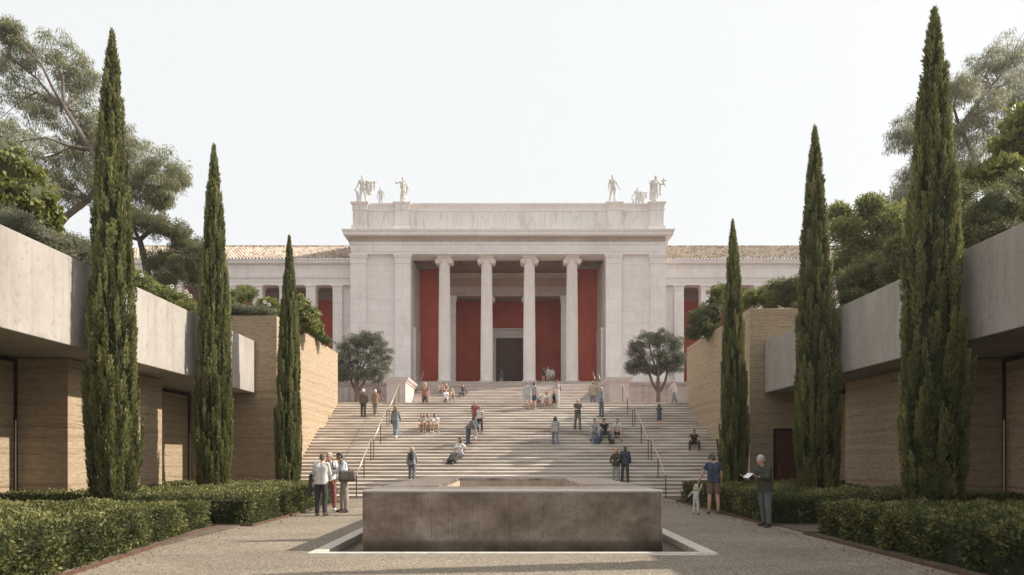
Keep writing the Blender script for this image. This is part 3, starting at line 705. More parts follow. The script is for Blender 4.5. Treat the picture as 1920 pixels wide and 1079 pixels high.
def person(label, pos, H=1.75, rot=0, pose=None, top=('tee', (.5, .5, .5)), bot=('trousers', (.1, .1, .12)), shoes=(.05, .04, .04), hair=('short', (.08, .05, .035)), hat=None, skin=None, vox=.017, group='visitors around the stairs', child=False, fem=False, lift=0, statue=False):
    """pose angles in degrees: forward, outward. L is the figure's own left (+X when it faces the camera)."""
    p = dict(lean=0, side=0, thL=(0, 4), thR=(0, 4), shL=(0, 3), shR=(0, 3), uaL=(4, 9), uaR=(4, 9), faL=(14, 4), faR=(14, 4), yaw=0, pitch=0, tilt=0)
    p.update(pose or {})
    s = H/1.75; skin = skin or SKIN; near = vox < .012
    t = empty('person', pos, math.radians(rot)); tag(t, label, 'person', None)
    L_ = math.radians(p['lean']); sd_ = math.radians(p['side'])
    u = Vector((math.sin(sd_), -math.sin(L_), math.cos(L_)*math.cos(sd_))).normalized()
    fw = Vector((0, -math.cos(L_), -math.sin(L_))); rt = Vector((1, 0, 0)); rt = (rt-u*rt.dot(u)).normalized()
    tb = .96 if not child else .88
    Pv = Vector((0, 0, .96)); J = {}
    sw = (.17 if not fem else .15)
    for k, sg in (('L', 1), ('R', -1)):
        hip = Pv+Vector((sg*.085, 0, -.03)); kn = hip+vec(*p['th'+k], sg)*.43; an = kn+vec(*p['sh'+k], sg)*.42
        sho = Pv+u*.455+rt*sg*sw; el = sho+vec(*p['ua'+k], sg)*.285; wr = el+vec(*p['fa'+k], sg)*.25
        J[k] = dict(hip=hip, kn=kn, an=an, sho=sho, el=el, wr=wr, sg=sg)
    az = min(J['L']['an'].z, J['R']['an'].z); off = Vector((0, -(J['L']['an'].y+J['R']['an'].y)/2, .08-az+lift))
    if abs(J['L']['an'].z-J['R']['an'].z) > .12: off.y = -min((J[k]['an'].z, J[k]['an'].y) for k in 'LR')[1]
    yaw, pit = math.radians(p['yaw']), math.radians(p['pitch'])
    Rh = Matrix.Rotation(yaw, 4, 'Z') @ Matrix.Rotation(math.radians(p['tilt']), 4, 'Y') @ Matrix.Rotation(pit+L_*.4, 4, 'X')
    hs = 1.0 if not child else 1.42
    nb = Pv+u*.49; hc = nb+(Rh.to_3x3() @ Vector((0, -.02, .145*hs)))+u*.0
    T = lambda q: (Vector(q)+off)*s
    def H_(x, y, z): return T(hc+Rh.to_3x3() @ (Vector((x, y, z))*hs))
    def tors(pr, g, lowz=0.0):
        wq = .82 if fem else 1.0
        for sg in (-1, 1):
            pr.cap(T(Pv+rt*sg*.07), (.10+g)*s, T(Pv+u*.2+rt*sg*.058*wq), (.09*wq+g)*s)
            pr.cap(T(Pv+u*.2+rt*sg*.058*wq), (.09*wq+g)*s, T(Pv+u*.37+rt*sg*.082*wq), (.098*wq+g)*s)
            k = 'L' if sg > 0 else 'R'
            pr.cap(T(Pv+u*.44+rt*sg*.05), (.065+g*.6)*s, T(J[k]['sho']-rt*sg*.015), (.050+g*.5)*s)
            if fem: pr.ell(T(Pv+u*.335+rt*sg*.075+fw*.075), ((.055+g)*s,)*3)
        return pr
    b = Prims(); tors(b, 0)
    b.cap(T(Pv+u*.45), .056*s, T(hc-Vector((0, -.01, .07))*hs), .050*s)
    b.ell(H_(0, .012, .025), tuple(np.array((.076, .094, .098))*s*hs), Rh)
    b.ell(H_(0, -.022, -.035), tuple(np.array((.058, .068, .082))*s*hs), Rh)
    b.ell(H_(0, -.055, -.088), tuple(np.array((.03, .028, .024))*s*hs), Rh)
    b.cap(H_(0, -.083, .012), .011*s*hs, H_(0, -.104, -.028), .015*s*hs)
    b.cap(H_(-.02, -.084, -.062), .009*s*hs, H_(.02, -.084, -.062), .009*s*hs)
    for sg in (-1, 1):
        b.ell(H_(sg*.076, .012, -.005), tuple(np.array((.012, .02, .032))*s*hs), Rh)
        b.cap(H_(sg*.012, -.082, .028), .010*s*hs, H_(sg*.05, -.070, .028), .010*s*hs)
    fr = .0088 if near else .0115
    for k in 'LR':
        j = J[k]; sg = j['sg']
        b.chain([T(j['sho']), T(j['sho'].lerp(j['el'], .4)), T(j['el'])], [.050*s, .047*s, .039*s])
        b.chain([T(j['el']), T(j['el'].lerp(j['wr'], .35)), T(j['wr'])], [.037*s, .038*s, .025*s])
        b.chain([T(j['hip']), T(j['hip'].lerp(j['kn'], .35)), T(j['kn'])], [.086*s, .083*s, .056*s])
        b.chain([T(j['kn']), T(j['kn'].lerp(j['an'], .33)+Vector((0, .018, 0))), T(j['an'])], [.053*s, .056*s, .036*s])
        an = j['an']; b.chain([T(an+Vector((0, .035, -.042))), T(an+Vector((sg*.01, -.06, -.045))), T(an+Vector((sg*.025, -.15, -.055)))], [.034*s, .034*s, .022*s])
        fd = (j['wr']-j['el']).normalized(); w = Vector((0, -1, 0))-fd*(-fd.y)
        if w.length < .3: w = Vector((-sg, 0, 0))-fd*(-sg*fd.x)
        w.normalize(); nn = fd.cross(w)*(-sg)       # palm normal, towards the body
        Rp = Matrix((w, nn, fd)).transposed()
        b.ell(T(j['wr']+fd*.05), tuple(np.array((.040, .017, .052))*s), Rp.to_4x4())
        for q, ln in enumerate((.066, .076, .071, .056)):
            r0 = j['wr']+fd*.088+w*(.028-.019*q); m1 = r0+(fd+nn*.25).normalized()*ln*.55; m2 = m1+(fd+nn*.9).normalized()*ln*.5
            b.chain([T(r0-fd*.02), T(m1), T(m2)], [fr*s, fr*s*.95, fr*s*.8])
        th0 = j['wr']+fd*.03+w*.03; b.chain([T(th0), T(th0+(fd*.7+w*.7+nn*.3).normalized()*.04), T(th0+(fd*.95+w*.45+nn*.4).normalized()*.075)], [.014*s, .0115*s, .0095*s])
    body = job(b, 'body', skin, t, vox)
    def limb(pr, a, c, ra, rc, frac=1.0, capstart=True):
        c2 = a.lerp(c, frac); r2 = ra+(rc-ra)*frac
        if capstart: pr.ell(T(a), (ra*s,)*3)
        pr.con(T(a), ra*s, T(c2), r2*s)
    fold = .004*s if near else 0
    kind, col = top; g = {'tee': .014, 'long': .016, 'jacket': .026, 'tank': .01, 'dress': .012, 'hood': .026, 'none': 0}[kind]
    if kind != 'none':
        c_ = Prims(); tors(c_, g)
        hem = {'tee': -.07, 'long': -.09, 'jacket': -.13, 'tank': -.03, 'dress': -.05, 'hood': -.08}[kind]
        for sg in (-1, 1): c_.con(T(Pv+u*.08+rt*sg*.066), (.098+g)*s, T(Pv+u*hem+rt*sg*.066), (.104+g*1.1)*s)
        if kind in ('jacket', 'hood'): c_.cap(T(Pv+u*.455), .075*s, T(nb+u*.045), .066*s)
        if kind == 'hood': c_.ell(T(nb-fw*.075+u*.0), (.085*s, .05*s, .07*s))
        for k in 'LR':
            j = J[k]
            if kind in ('tee', 'dress'): limb(c_, j['sho'], j['el'], .050+g*.5, .052+g, .62)
            elif kind in ('long', 'jacket', 'hood'):
                limb(c_, j['sho'], j['el'], .050+g*.5, .043+g*.8); limb(c_, j['el'], j['wr'], .043+g, .030+g*.8, .93)
        if kind == 'dress':
            bt = -.45
            if p['thL'][0] > 50:
                for k in 'LR': limb(c_, J[k]['hip'], J[k]['kn'], .115, .10, .95)
            else: c_.con(T(Pv+u*.1), .12*s, T(Pv+Vector((0, 0, bt))), .20*s, n=20)
        job(c_, 'dress' if kind == 'dress' else ('jacket' if kind in ('jacket', 'hood') else 'shirt'), cloth(col), t, vox, 3, fold)
    kind, col = bot
    if kind != 'none':
        c_ = Prims(); gg = .012
        for sg in (-1, 1): c_.cap(T(Pv+rt*sg*.066+u*.06), .098*s, T(Pv+rt*sg*.07), .110*s)
        if kind in ('trousers', 'shorts'):
            for k in 'LR':
                j = J[k]
                if kind == 'shorts': limb(c_, j['hip'], j['kn'], .100, .088, .82)
                else:
                    limb(c_, j['hip'], j['kn'], .101, .074); mc = j['kn'].lerp(j['an'], .36)+Vector((0, .014, 0)); limb(c_, j['kn'], mc, .074, .074); limb(c_, mc, j['an'], .074, .060, .97)
        elif kind in ('skirt', 'long_skirt'):
            fr_ = .9 if kind == 'skirt' else 1.0
            if p['thL'][0] > 40:
                for k in 'LR':
                    limb(c_, J[k]['hip'], J[k]['kn'], .12, .115, fr_ if kind == 'skirt' else 1)
                    if kind == 'long_skirt': limb(c_, J[k]['kn'], J[k]['an'], .10, .11, .93)
                if kind == 'long_skirt': c_.con(T((J['L']['kn']+J['R']['kn'])/2), .09*s, T((J['L']['an']+J['R']['an'])/2), .14*s, n=20)
            else: c_.con(T(Pv+u*.1), .12*s, T(Pv+Vector((0, 0, -.42 if kind == 'skirt' else -.82))), (.19 if kind == 'skirt' else .27)*s, n=20)
        job(c_, {'trousers': 'trousers', 'shorts': 'shorts', 'skirt': 'skirt', 'long_skirt': 'skirt'}[kind], cloth(col), t, vox, 3, fold)
    if shoes is not None:
        for k in 'LR':
            an = J[k]['an']; sg = J[k]['sg']; c_ = Prims()
            c_.chain([T(an+Vector((0, .035, -.038))), T(an+Vector((sg*.01, -.06, -.040))), T(an+Vector((sg*.025, -.155, -.052)))], [.042*s, .042*s, .031*s])
            c_.ell(T(an+Vector((0, .005, -.01))), (.044*s, .05*s, .045*s))
            job(c_, 'shoe', cloth(shoes, .6), t, min(vox, .014), 2)
    if hair:
        hk, hcol = hair
        if hk != 'bald':
            c_ = Prims()
            c_.ell(H_(0, .026, .038), tuple(np.array((.086, .098, .098))*s*hs), Rh)
            if hk in ('short', 'thin'): c_.ell(H_(0, .050, -.012), tuple(np.array((.076, .062, .075))*s*hs), Rh)
            if hk == 'curly':
                for q in range(10):
                    a = q*2.4; c_.ell(H_(.055*math.cos(a), .03+.055*math.sin(a), .075+.02*math.sin(q)), (.034*s,)*3)
                c_.ell(H_(0, .05, 0), (.084*s, .07*s, .08*s))
            if hk == 'long':
                for q in (-1, 0, 1):
                    c_.chain([H_(q*.055, .055, .0), H_(q*.062, .075, -.13), H_(q*.05, .085, -.27)], [.06*s, .055*s, .036*s])
            if hk == 'bob':
                for q in (-1, 0, 1): c_.cap(H_(q*.06, .045, .0), .055*s*hs, H_(q*.065, .05, -.10), .045*s*hs)
            if hk == 'bun': c_.ell(H_(0, .12, .05), (.045*s,)*3); c_.ell(H_(0, .05, -.0), (.078*s, .062*s, .075*s))
            job(c_, 'hair', cloth(hcol, .7), t, min(vox, .014), 1, .003*s if near else .004, 60)
    if hat:
        hk, hcol = hat; c_ = Prims()
        c_.ell(H_(0, .012, .060), tuple(np.array((.090, .104, .084))*s*hs), Rh)
        if hk == 'cap': c_.con(H_(0, -.07, .062), .07*s*hs, H_(0, -.13, .05), .06*s*hs, flat=.15, w=(1, 0, 0)); c_.ell(H_(0, -.10, .058), tuple(np.array((.065, .085, .010))*s*hs), Rh)
        if hk == 'brim': c_.ell(H_(0, .01, .045), tuple(np.array((.17, .17, .014))*s*hs), Rh)
        job(c_, 'cap' if hk == 'cap' else 'hat', cloth(hcol), t, min(vox, .012), 1)
    if near and not statue:
        for sg in (-1, 1):
            me = bpy.data.meshes.new('eye'); me.from_pydata((ICV*.0095*s*hs+np.array(H_(sg*.029, -.080, .012))).tolist(), [], ICF); link('eye', me, EYE_M, t, True)
    t['_T'] = 0; del t['_T']
    t_data = dict(T=T, J=J, Pv=Pv, u=u, fw=fw, rt=rt, s=s, t=t, H_=H_, Rh=Rh, vox=vox)
    return t_data
def held(d, name, label, cat, prs, mat, vox=None, fold=0):
    "a carried thing: its own top-level mesh, placed where the figure holds it"
    t = d['t']; e = empty(name, t.location[:], t.rotation_euler.z); 
    o = job(prs, name, mat, None, vox or min(d['vox'], .014), 1, fold)
    bpy.data.objects.remove(e); o.location = t.location; o.rotation_euler = t.rotation_euler; o.name = name
    tag(o, label, cat); return o
def bag(d, label, col, side='L', size=(.09, .17, .14), drop=.0, cat='bag', name='shoulder_bag', out=.2, back=0.0):
    T, Pv, u, rt, fw, J, s = d['T'], d['Pv'], d['u'], d['rt'], d['fw'], d['J'], d['s']
    sg = 1 if side == 'L' else -1; c = Pv+rt*sg*out+Vector((0, back, -.02+drop)); pr = Prims()
    w, dd, h = size
    for yy in (-1, -.66, -.33, 0, .33, .66, 1):
        pr.cap(T(c+Vector((0, yy*(dd-.05), -h+.05))), min(w, dd)*.62*s, T(c+Vector((0, yy*(dd-.07), h-.05))), min(w, dd)*.5*s)
    sh = J['L' if side == 'L' else 'R']['sho']
    pr.chain([T(c+Vector((0, -.08, h))), T(sh+Vector((0, -.09, .0))), T(sh+Vector((-sg*.02, 0, .085))), T(sh+Vector((0, .09, .0))), T(c+Vector((0, .08, h)))], [.014*s]*5)
    return held(d, name, label, cat, pr, cloth(col, .6), fold=.003)
def backpack(d, label, col):
    T, Pv, u, rt, fw, s = d['T'], d['Pv'], d['u'], d['rt'], d['fw'], d['s']; pr = Prims()
    pr.ell(T(Pv+u*.30-fw*.19), (.135*s, .085*s, .20*s)); pr.ell(T(Pv+u*.20-fw*.22), (.11*s, .07*s, .11*s))
    for sg in (-1, 1): pr.chain([T(Pv+u*.44-fw*.13+rt*sg*.08), T(Pv+u*.52+rt*sg*.095), T(Pv+u*.40+fw*.135+rt*sg*.095), T(Pv+u*.22+fw*.11+rt*sg*.13), T(Pv+u*.16-fw*.13+rt*sg*.1)], [.018*s]*5)
    return held(d, 'backpack', label, 'backpack', pr, cloth(col, .7))
def gp(px, py):                       # a point on the plaza from its place on the photograph
    ppm = (py-VY)/EYE; return (wx(px, ppm), wy(ppm), 0)
def sp(px, py):
    yy, zz = stair_pos(py); return ((px-VX)*yy/F, yy, zz)
def sp2(px, py):
    yy, zz = stair_pos2(py); return ((px-VX)*yy/F, yy, zz)
def lp(px, yy, z=None): return ((px-VX)*yy/F, yy, zL if z is None else z)
SIT = dict(thL=(103, 9), thR=(103, 9), shL=(-4, 4), shR=(-4, 4), lean=18, uaL=(38, 8), uaR=(38, 8), faL=(72, -12), faR=(72, -12))
def sit(**k): d = dict(SIT); d.update(k); return d
WALK = dict(thL=(24, 3), shL=(6, 2), thR=(-14, 3), shR=(-32, 2), uaL=(-14, 9), faL=(4, 5), uaR=(18, 9), faR=(34, 4), lean=3)
def walk(**k): d = dict(WALK); d.update(k); return d
NV = .0095
white = (.72, .71, .68)
# --- three men talking on the left of the plaza
a = person('man in loose pale grey shirt seen from behind, dark jacket over his left arm', gp(601, 968), 1.78, 175, dict(yaw=-20, pitch=20, thL=(3, 3), thR=(-8, 6), shR=(-14, 3), uaR=(20, 8), faR=(60, -18), uaL=(6, 16), faL=(40, 6)), ('long', (.62, .61, .58)), ('trousers', (.035, .038, .042)), (.06, .04, .03), ('short', (.16, .11, .075)), vox=NV)
pr = Prims(); T, J = a['T'], a['J']; q = J['L']['el'].lerp(J['L']['wr'], .35)
pr.con(T(q+Vector((.05, .10, .03))), .055, T(q+Vector((.07, .09, -.55))), .085, flat=.6, w=(0, 1, 0)); pr.con(T(q+Vector((.05, -.06, .03))), .055, T(q+Vector((.07, -.04, -.50))), .08, flat=.6, w=(0, 1, 0)); pr.cap(T(q+Vector((.02, .12, .04))), .05, T(q+Vector((.02, -.1, .04))), .05)
held(a, 'folded_jacket', 'dark grey jacket hanging over the arm of the man in pale shirt', 'jacket', pr, cloth((.055, .055, .055)), .012, .004)
a = person('man with fair curly hair in white tee and dusty red trousers facing the camera', gp(618, 958), 1.82, 12, dict(yaw=-22, pitch=10, uaR=(20, 10), faR=(75, 8), uaL=(22, 8), faL=(80, -10), thL=(2, 5), thR=(-2, 5)), ('tee', (.68, .67, .65)), ('trousers', (.28, .075, .06)), (.7, .69, .66), ('curly', (.48, .36, .22)), vox=NV, skin=SKIN2)
backpack(a, 'dark narrow-strapped backpack on the man in dusty red trousers', (.05, .06, .07))
a = person('dark-haired man in pale blue shirt and khaki trousers facing left with a holdall', gp(645, 961), 1.84, -72, dict(yaw=-8, pitch=28, lean=4, uaL=(8, 6), faL=(40, 4), uaR=(26, 4), faR=(84, -4), thL=(-5, 4), thR=(6, 4)), ('long', (.60, .66, .72)), ('trousers', (.34, .28, .22)), (.10, .065, .045), ('curly', (.09, .065, .05)), vox=NV, skin=SKIN2)
bag(a, 'dark brown leather holdall slung from the shoulder of the man in pale blue', (.10, .072, .055), 'L', (.11, .23, .15), .10, name='holdall', out=.24, back=.06)
# --- right of the plaza
fa = gp(1338, 964)
a = person('man in navy shirt, brown shorts and dark cap seen from behind, holding a toddler\'s hand', fa, 1.78, 168, dict(yaw=28, pitch=24, uaL=(8, 26), faL=(12, 22), uaR=(4, 10), faR=(20, 0), thL=(0, 3), thR=(0, 3)), ('tee', (.045, .062, .105)), ('shorts', (.20, .115, .07)), (.13, .10, .09), ('short', (.12, .09, .07)), ('cap', (.05, .055, .075)), skin=SKIN, vox=NV)
person('toddler in pale grey romper and white hat reaching up to the man\'s hand', gp(1305, 965), .82, 150, dict(uaR=(10, 150), faR=(10, 165), uaL=(20, 42), faL=(30, 40), thL=(6, 6), thR=(-6, 6), pitch=5), ('long', (.50, .50, .48)), ('trousers', (.60, .57, .52)), (.10, .06, .05), ('bob', (.6, .48, .30)), ('plain', (.70, .64, .56)), vox=NV, child=True)
a = person('older balding man in dark quilted jacket reading a leaflet in front of the right hedge', gp(1437, 988), 1.74, -62, dict(yaw=-6, pitch=30, lean=5, uaL=(24, 6), faL=(98, -4), uaR=(30, 6), faR=(96, 2), thL=(4, 4), thR=(-6, 4), shR=(-10, 3)), ('jacket', (.055, .055, .042)), ('trousers', (.11, .12, .115)), (.06, .045, .035), ('thin', (.42, .40, .37)), vox=NV)
T, J = a['T'], a['J']; pr = Prims(); q = (J['L']['wr']+J['R']['wr'])/2+Vector((0, -.10, .02)); 
pr.con(T(q+Vector((0, -.02, .0))), .13, T(q+Vector((0, -.026, .008))), .13, n=4, w=(1, 1, 0))
held(a, 'leaflet', 'white leaflet held open by the older balding man', 'leaflet', pr, cloth((.75, .74, .7)), .006)
# --- lower stairs
a = person('blonde woman in grey denim jacket walking up the lowest steps, seen from behind', sp(772, 905), 1.55, 180, walk(lean=4), ('long', (.22, .24, .27)), ('trousers', (.10, .105, .12)), (.55, .5, .45), ('bob', (.55, .41, .22)), fem=True)
backpack(a, 'black backpack on the blonde woman climbing the lowest steps', (.03, .028, .027))
a = person('woman in olive jacket with red scarf and sunglasses on the lower steps', sp(1155, 906), 1.42, -4, dict(yaw=-12, uaR=(-4, 26), faR=(40, -6), uaL=(24, 8), faL=(85, -25)), ('jacket', (.075, .07, .042)), ('trousers', (.28, .30, .34)), (.6, .58, .55), ('long', (.38, .26, .13)), fem=True)
T = a['T']; pr = Prims(); pr.ell(T(a['Pv']+a['u']*.50+a['fw']*.04), (.085*a['s'], .08*a['s'], .055*a['s'])); held(a, 'scarf', 'bright red scarf round the neck of the woman in olive', 'scarf', pr, cloth((.34, .04, .04)), .012)
person('man in dark blue blazer facing away beside the woman with the red scarf', sp(1172, 905), 1.56, 160, dict(yaw=25), ('jacket', (.05, .062, .10)), ('trousers', (.07, .068, .06)), (.04, .03, .03), ('short', (.20, .12, .06)), hat=None)
a = person('woman in white tee and long black skirt sitting on the steps, hand on hip', sp(845, 872), 1.75, -28, sit(lean=2, uaL=(-15, 42), faL=(35, -45), uaR=(20, 6), faR=(40, 4), thL=(86, 8), thR=(90, 4), shL=(52, 0), shR=(44, 0), yaw=-25), ('tee', (.76, .75, .73)), ('long_skirt', (.045, .045, .048)), (.04, .04, .04), ('bob', (.05, .03, .025)), fem=True)
person('person in worn blue denim bending forward over a child on the middle steps', sp(878, 832), 1.50, 58, dict(lean=46, pitch=10, uaL=(35, 4), faL=(30, 0), uaR=(40, 4), faR=(28, 0), thL=(-6, 3), thR=(-2, 3)), ('jacket', (.15, .17, .205)), ('trousers', (.055, .08, .14)), (.05, .05, .06), ('long', (.12, .065, .045)), fem=True)
person('small child wrapped in a pale checked coat in front of the bending person', sp(890, 832), .86, 130, dict(uaL=(20, 14), uaR=(20, 14)), ('long', (.46, .47, .47)), ('skirt', (.50, .50, .49)), (.12, .11, .10), ('bob', (.30, .26, .22)), child=True, fem=True)
person('bald man in red patterned shirt and grey trousers on the upper middle steps', sp(891, 808), 1.45, 12, dict(yaw=-8, uaR=(4, 14)), ('tee', (.28, .05, .05)), ('trousers', (.13, .13, .13)), (.05, .05, .05), ('bald', (.1, .1, .1)), skin=SKIN2)
a = person('dark-haired woman in white top and black trousers beside the man in red', sp(900, 809), 1.35, -14, dict(yaw=20), ('tee', (.55, .54, .52)), ('trousers', (.035, .035, .045)), (.05, .05, .05), ('bob', (.05, .03, .025)), fem=True)
bag(a, 'black handbag of the dark-haired woman beside the man in red', (.03, .03, .033), 'L', (.06, .12, .10), .0, name='handbag')
a = person('long-haired woman in blue jeans and top walking up beside the left handrail', sp(741, 825), 1.62, 172, walk(), ('long', (.17, .20, .25)), ('trousers', (.17, .21, .27)), (.7, .68, .65), ('long', (.26, .16, .08)), fem=True)
bag(a, 'black handbag of the long-haired woman beside the left handrail', (.03, .028, .028), 'L', (.07, .14, .12), -.02, name='handbag')
sitw = [(790, 'woman in beige top and shorts sitting on the steps, left one of three women', (.60, .50, .38), (.42, .33, .24), 'long', (.07, .045, .03), -8), (803, 'woman in white top sitting in the middle of three women on the steps', (.72, .70, .66), (.5, .48, .45), 'bob', (.22, .12, .06), 4), (817, 'woman in light blue shirt and white shoes sitting at the right of three women', (.66, .69, .74), (.55, .53, .52), 'long', (.05, .035, .03), 12)]
for i, (x, lb, c1, c2, hk, hc_, r_) in enumerate(sitw):
    person(lb, sp(x, 812), 1.48, r_, sit(lean=22, thL=(104, 4), thR=(104, 4), faL=(70, -22), faR=(70, -22)), ('tee', c1), ('shorts', c2), (.7, .69, .67), (hk, hc_), fem=True, group='three women sitting on the steps')
sitm = [(1116, 'man in grey long-sleeved shirt sitting at the left of three men on the steps', ('long', (.36, .37, .38)), ('trousers', (.35, .37, .40)), 0, ('short', (.09, .05, .035))), (1135, 'curly-haired man in black tee and jeans sitting in the middle of three men', ('tee', (.03, .03, .025)), ('trousers', (.08, .11, .17)), 6, ('curly', (.05, .035, .03))), (1157, 'man in pale grey tee and black shorts sitting at the right of three men', ('tee', (.52, .53, .51)), ('shorts', (.025, .025, .022)), -10, ('short', (.12, .06, .035)))]
for (x, lb, tp, bt, r_, hr) in sitm:
    person(lb, sp(x, 830), 1.62, r_, sit(lean=14, thL=(102, 14), thR=(102, 14), yaw=30 if x == 1135 else (-20 if x > 1140 else 8)), tp, bt, (.06, .055, .05), hr)
pr_ = sp(1118, 829); 
def lone(name, label, cat, pr, pos, mat, vox=.012, fold=.003):
    o = job(pr, name, mat, None, vox, 1, fold); o.location = pos; tag(o, label, cat); return o
pr = Prims(); pr.ell((0, 0, .21), (.18, .11, .20)); pr.con((0, 0, .0), .15, (0, 0, .24), .17, flat=.65, w=(1, 0, 0)); pr.cap((-.07, 0, .38), .016, (.07, 0, .43), .016)
lone('backpack', 'blue patterned backpack standing at the feet of the three sitting men', 'backpack', pr, (pr_[0], pr_[1]-.26, pr_[2]-riser), cloth((.05, .085, .17)))
pr = Prims(); pr.con((0, 0, 0), .22, (0, 0, .24), .2, n=4, flat=.5, w=(1, 1, 0)); pr.chain([(-.08, 0, .22), (-.05, 0, .32), (.05, 0, .32), (.08, 0, .22)], [.014]*4)
q = sp(1146, 829); lone('bag', 'dark green bag on the step between the two right-hand sitting men', 'bag', pr, (q[0], q[1]-.22, q[2]-riser), cloth((.05, .055, .045)))
a = person('woman in grey top and jeans walking up the middle of the stairs, seen from behind', sp(1041, 838), 1.52, 176, walk(yaw=0), ('tee', (.40, .41, .43)), ('trousers', (.17, .20, .25)), (.62, .6, .58), ('bob', (.10, .055, .04)), fem=True)
bag(a, 'tan shoulder bag of the woman walking up the middle of the stairs', (.33, .21, .11), 'R', (.06, .12, .11), .02)
person('man in dark tee and olive trousers looking down at his hands, walking down the stairs', sp(1083, 806), 1.56, 4, walk(pitch=25, uaL=(20, 8), uaR=(20, 8), faL=(82, -20), faR=(82, -20), thL=(8, 3), thR=(-6, 3), shR=(-12, 3)), ('tee', (.10, .10, .105)), ('trousers', (.17, .16, .11)), (.03, .03, .03), ('short', (.25, .18, .12)), ('cap', (.42, .38, .33)))
person('man in blue-grey jacket standing sideways near the top of the stairs on the right', sp(1128, 782), 1.62, -78, dict(yaw=-5, pitch=12, uaL=(10, 6), faL=(45, 0), thR=(5, 3), thL=(-5, 3)), ('jacket', (.20, .23, .27)), ('trousers', (.10, .115, .14)), (.03, .03, .03), ('thin', (.45, .43, .41)))
person('girl with dark hair in a short blue dress at the right end of the steps', sp(1236, 800), 1.18, 160, dict(thL=(2, 2), thR=(-2, 2), uaL=(8, 6), uaR=(8, 6)), ('dress', (.05, .075, .14)), ('none', 0), (.5, .45, .42), ('bob', (.09, .05, .04)), fem=True)
person('man in dark tee and dark trousers sitting alone on the shaded right steps', sp(1302, 848), 1.52, -10, sit(thL=(104, 18), thR=(104, 18), lean=24, pitch=10), ('tee', (.045, .05, .04)), ('trousers', (.06, .07, .055)), (.12, .1, .09), ('short', (.06, .045, .035)), skin=SKIN2)
person('white-haired man in dark brown jacket climbing near the left wall', sp(681, 783), 1.52, 178, walk(uaL=(0, 8), uaR=(4, 8), faR=(10, 4), thL=(10, 3), thR=(-8, 3), shR=(-14, 3)), ('jacket', (.12, .085, .06)), ('trousers', (.06, .06, .065)), (.06, .05, .05), ('short', (.72, .7, .67)))
person('grey-haired man in light brown jacket climbing beside the white-haired man', sp(703, 783), 1.52, 172, walk(uaL=(20, 10), faL=(70, -5)), ('jacket', (.26, .155, .09)), ('trousers', (.19, .16, .13)), (.2, .17, .14), ('thin', (.62, .58, .52)))
# --- landing and portico
zl = zL
person('person in dark brown coat on the landing behind the two climbing men', lp(711, 45), 1.78, 185, dict(), ('jacket', (.14, .085, .07)), ('trousers', (.08, .07, .07)), (.05, .05, .05), ('short', (.12, .08, .06)), vox=.02)
person('man in pale shirt and jeans striding along the landing by the right olive tree', lp(1266, 41), 1.66, -75, walk(lean=12, pitch=10), ('long', (.55, .50, .44)), ('trousers', (.17, .19, .21)), (.4, .36, .32), ('short', (.45, .42, .38)), vox=.018)
person('red-haired woman in rust top and brown trousers standing on the left of the landing', lp(797, 45.5), 1.95, 170, dict(uaR=(16, 14)), ('tee', (.32, .11, .08)), ('trousers', (.11, .085, .07)), (.05, .05, .05), ('long', (.5, .3, .14)), vox=.02, fem=True)
person('woman in cream top sitting high on the upper left steps', sp2(826, 741), 1.60, 5, sit(), ('tee', (.62, .50, .38)), ('shorts', (.5, .46, .42)), (.5, .47, .44), ('long', (.40, .16, .09)), vox=.02, fem=True)
person('blonde woman in brown top on the upper steps behind the woman in white', sp2(836, 742), 1.62, -5, sit(), ('tank', (.25, .14, .09)), ('trousers', (.14, .11, .09)), (.2, .16, .14), ('long', (.52, .36, .19)), vox=.02, fem=True)
person('woman in white blouse and dark skirt standing in front of the upper left steps', lp(836, 45), 1.50, 10, dict(uaL=(20, 10), faL=(70, -10)), ('tee', (.70, .71, .73)), ('skirt', (.16, .13, .12)), (.5, .42, .36), ('bob', (.18, .10, .06)), vox=.02, fem=True)
person('person in yellow top and dark shorts sitting low on the upper left steps', sp2(849, 752), 1.50, 14, sit(), ('tank', (.58, .44, .26)), ('shorts', (.16, .17, .19)), (.5, .46, .42), ('bob', (.55, .42, .26)), vox=.02, fem=True)
person('man in brown jacket and white shirt sitting at the right of the upper left group', sp2(866, 745), 1.68, -12, sit(uaL=(-20, 14), faL=(-10, 6), lean=-4), ('jacket', (.12, .09, .07)), ('trousers', (.12, .12, .12)), (.25, .22, .2), ('short', (.06, .045, .04)), vox=.02)
person('bare-legged man in grey sweater facing away at the stair top, arm held out', sp(988, 768), 1.55, 170, dict(uaR=(15, 84), faR=(15, 92), uaL=(0, 12), thL=(0, 6), thR=(0, 6), yaw=-10), ('long', (.43, .44, .44)), ('shorts', (.42, .42, .40)), (.5, .42, .36), ('short', (.3, .2, .13)), vox=.018)
person('man in blue-grey shirt and navy shorts beside the man in grey sweater', sp(1002, 770), 1.50, 120, dict(yaw=10), ('tee', (.27, .31, .37)), ('shorts', (.05, .075, .13)), (.55, .48, .42), ('short', (.07, .045, .035)), vox=.018)
person('person in grey-white top sitting at the left of the trio near the stair top', sp(1010, 762), 1.38, 8, sit(), ('tee', (.50, .53, .55)), ('shorts', (.30, .32, .32)), (.4, .36, .33), ('short', (.14, .08, .05)), vox=.018)
person('woman in straw hat and white top sitting in the middle of the trio', sp(1025, 762), 1.34, 0, sit(), ('tee', (.70, .68, .64)), ('shorts', (.6, .5, .4)), (.5, .42, .36), ('bob', (.2, .12, .07)), ('brim', (.50, .36, .20)), vox=.018, fem=True)
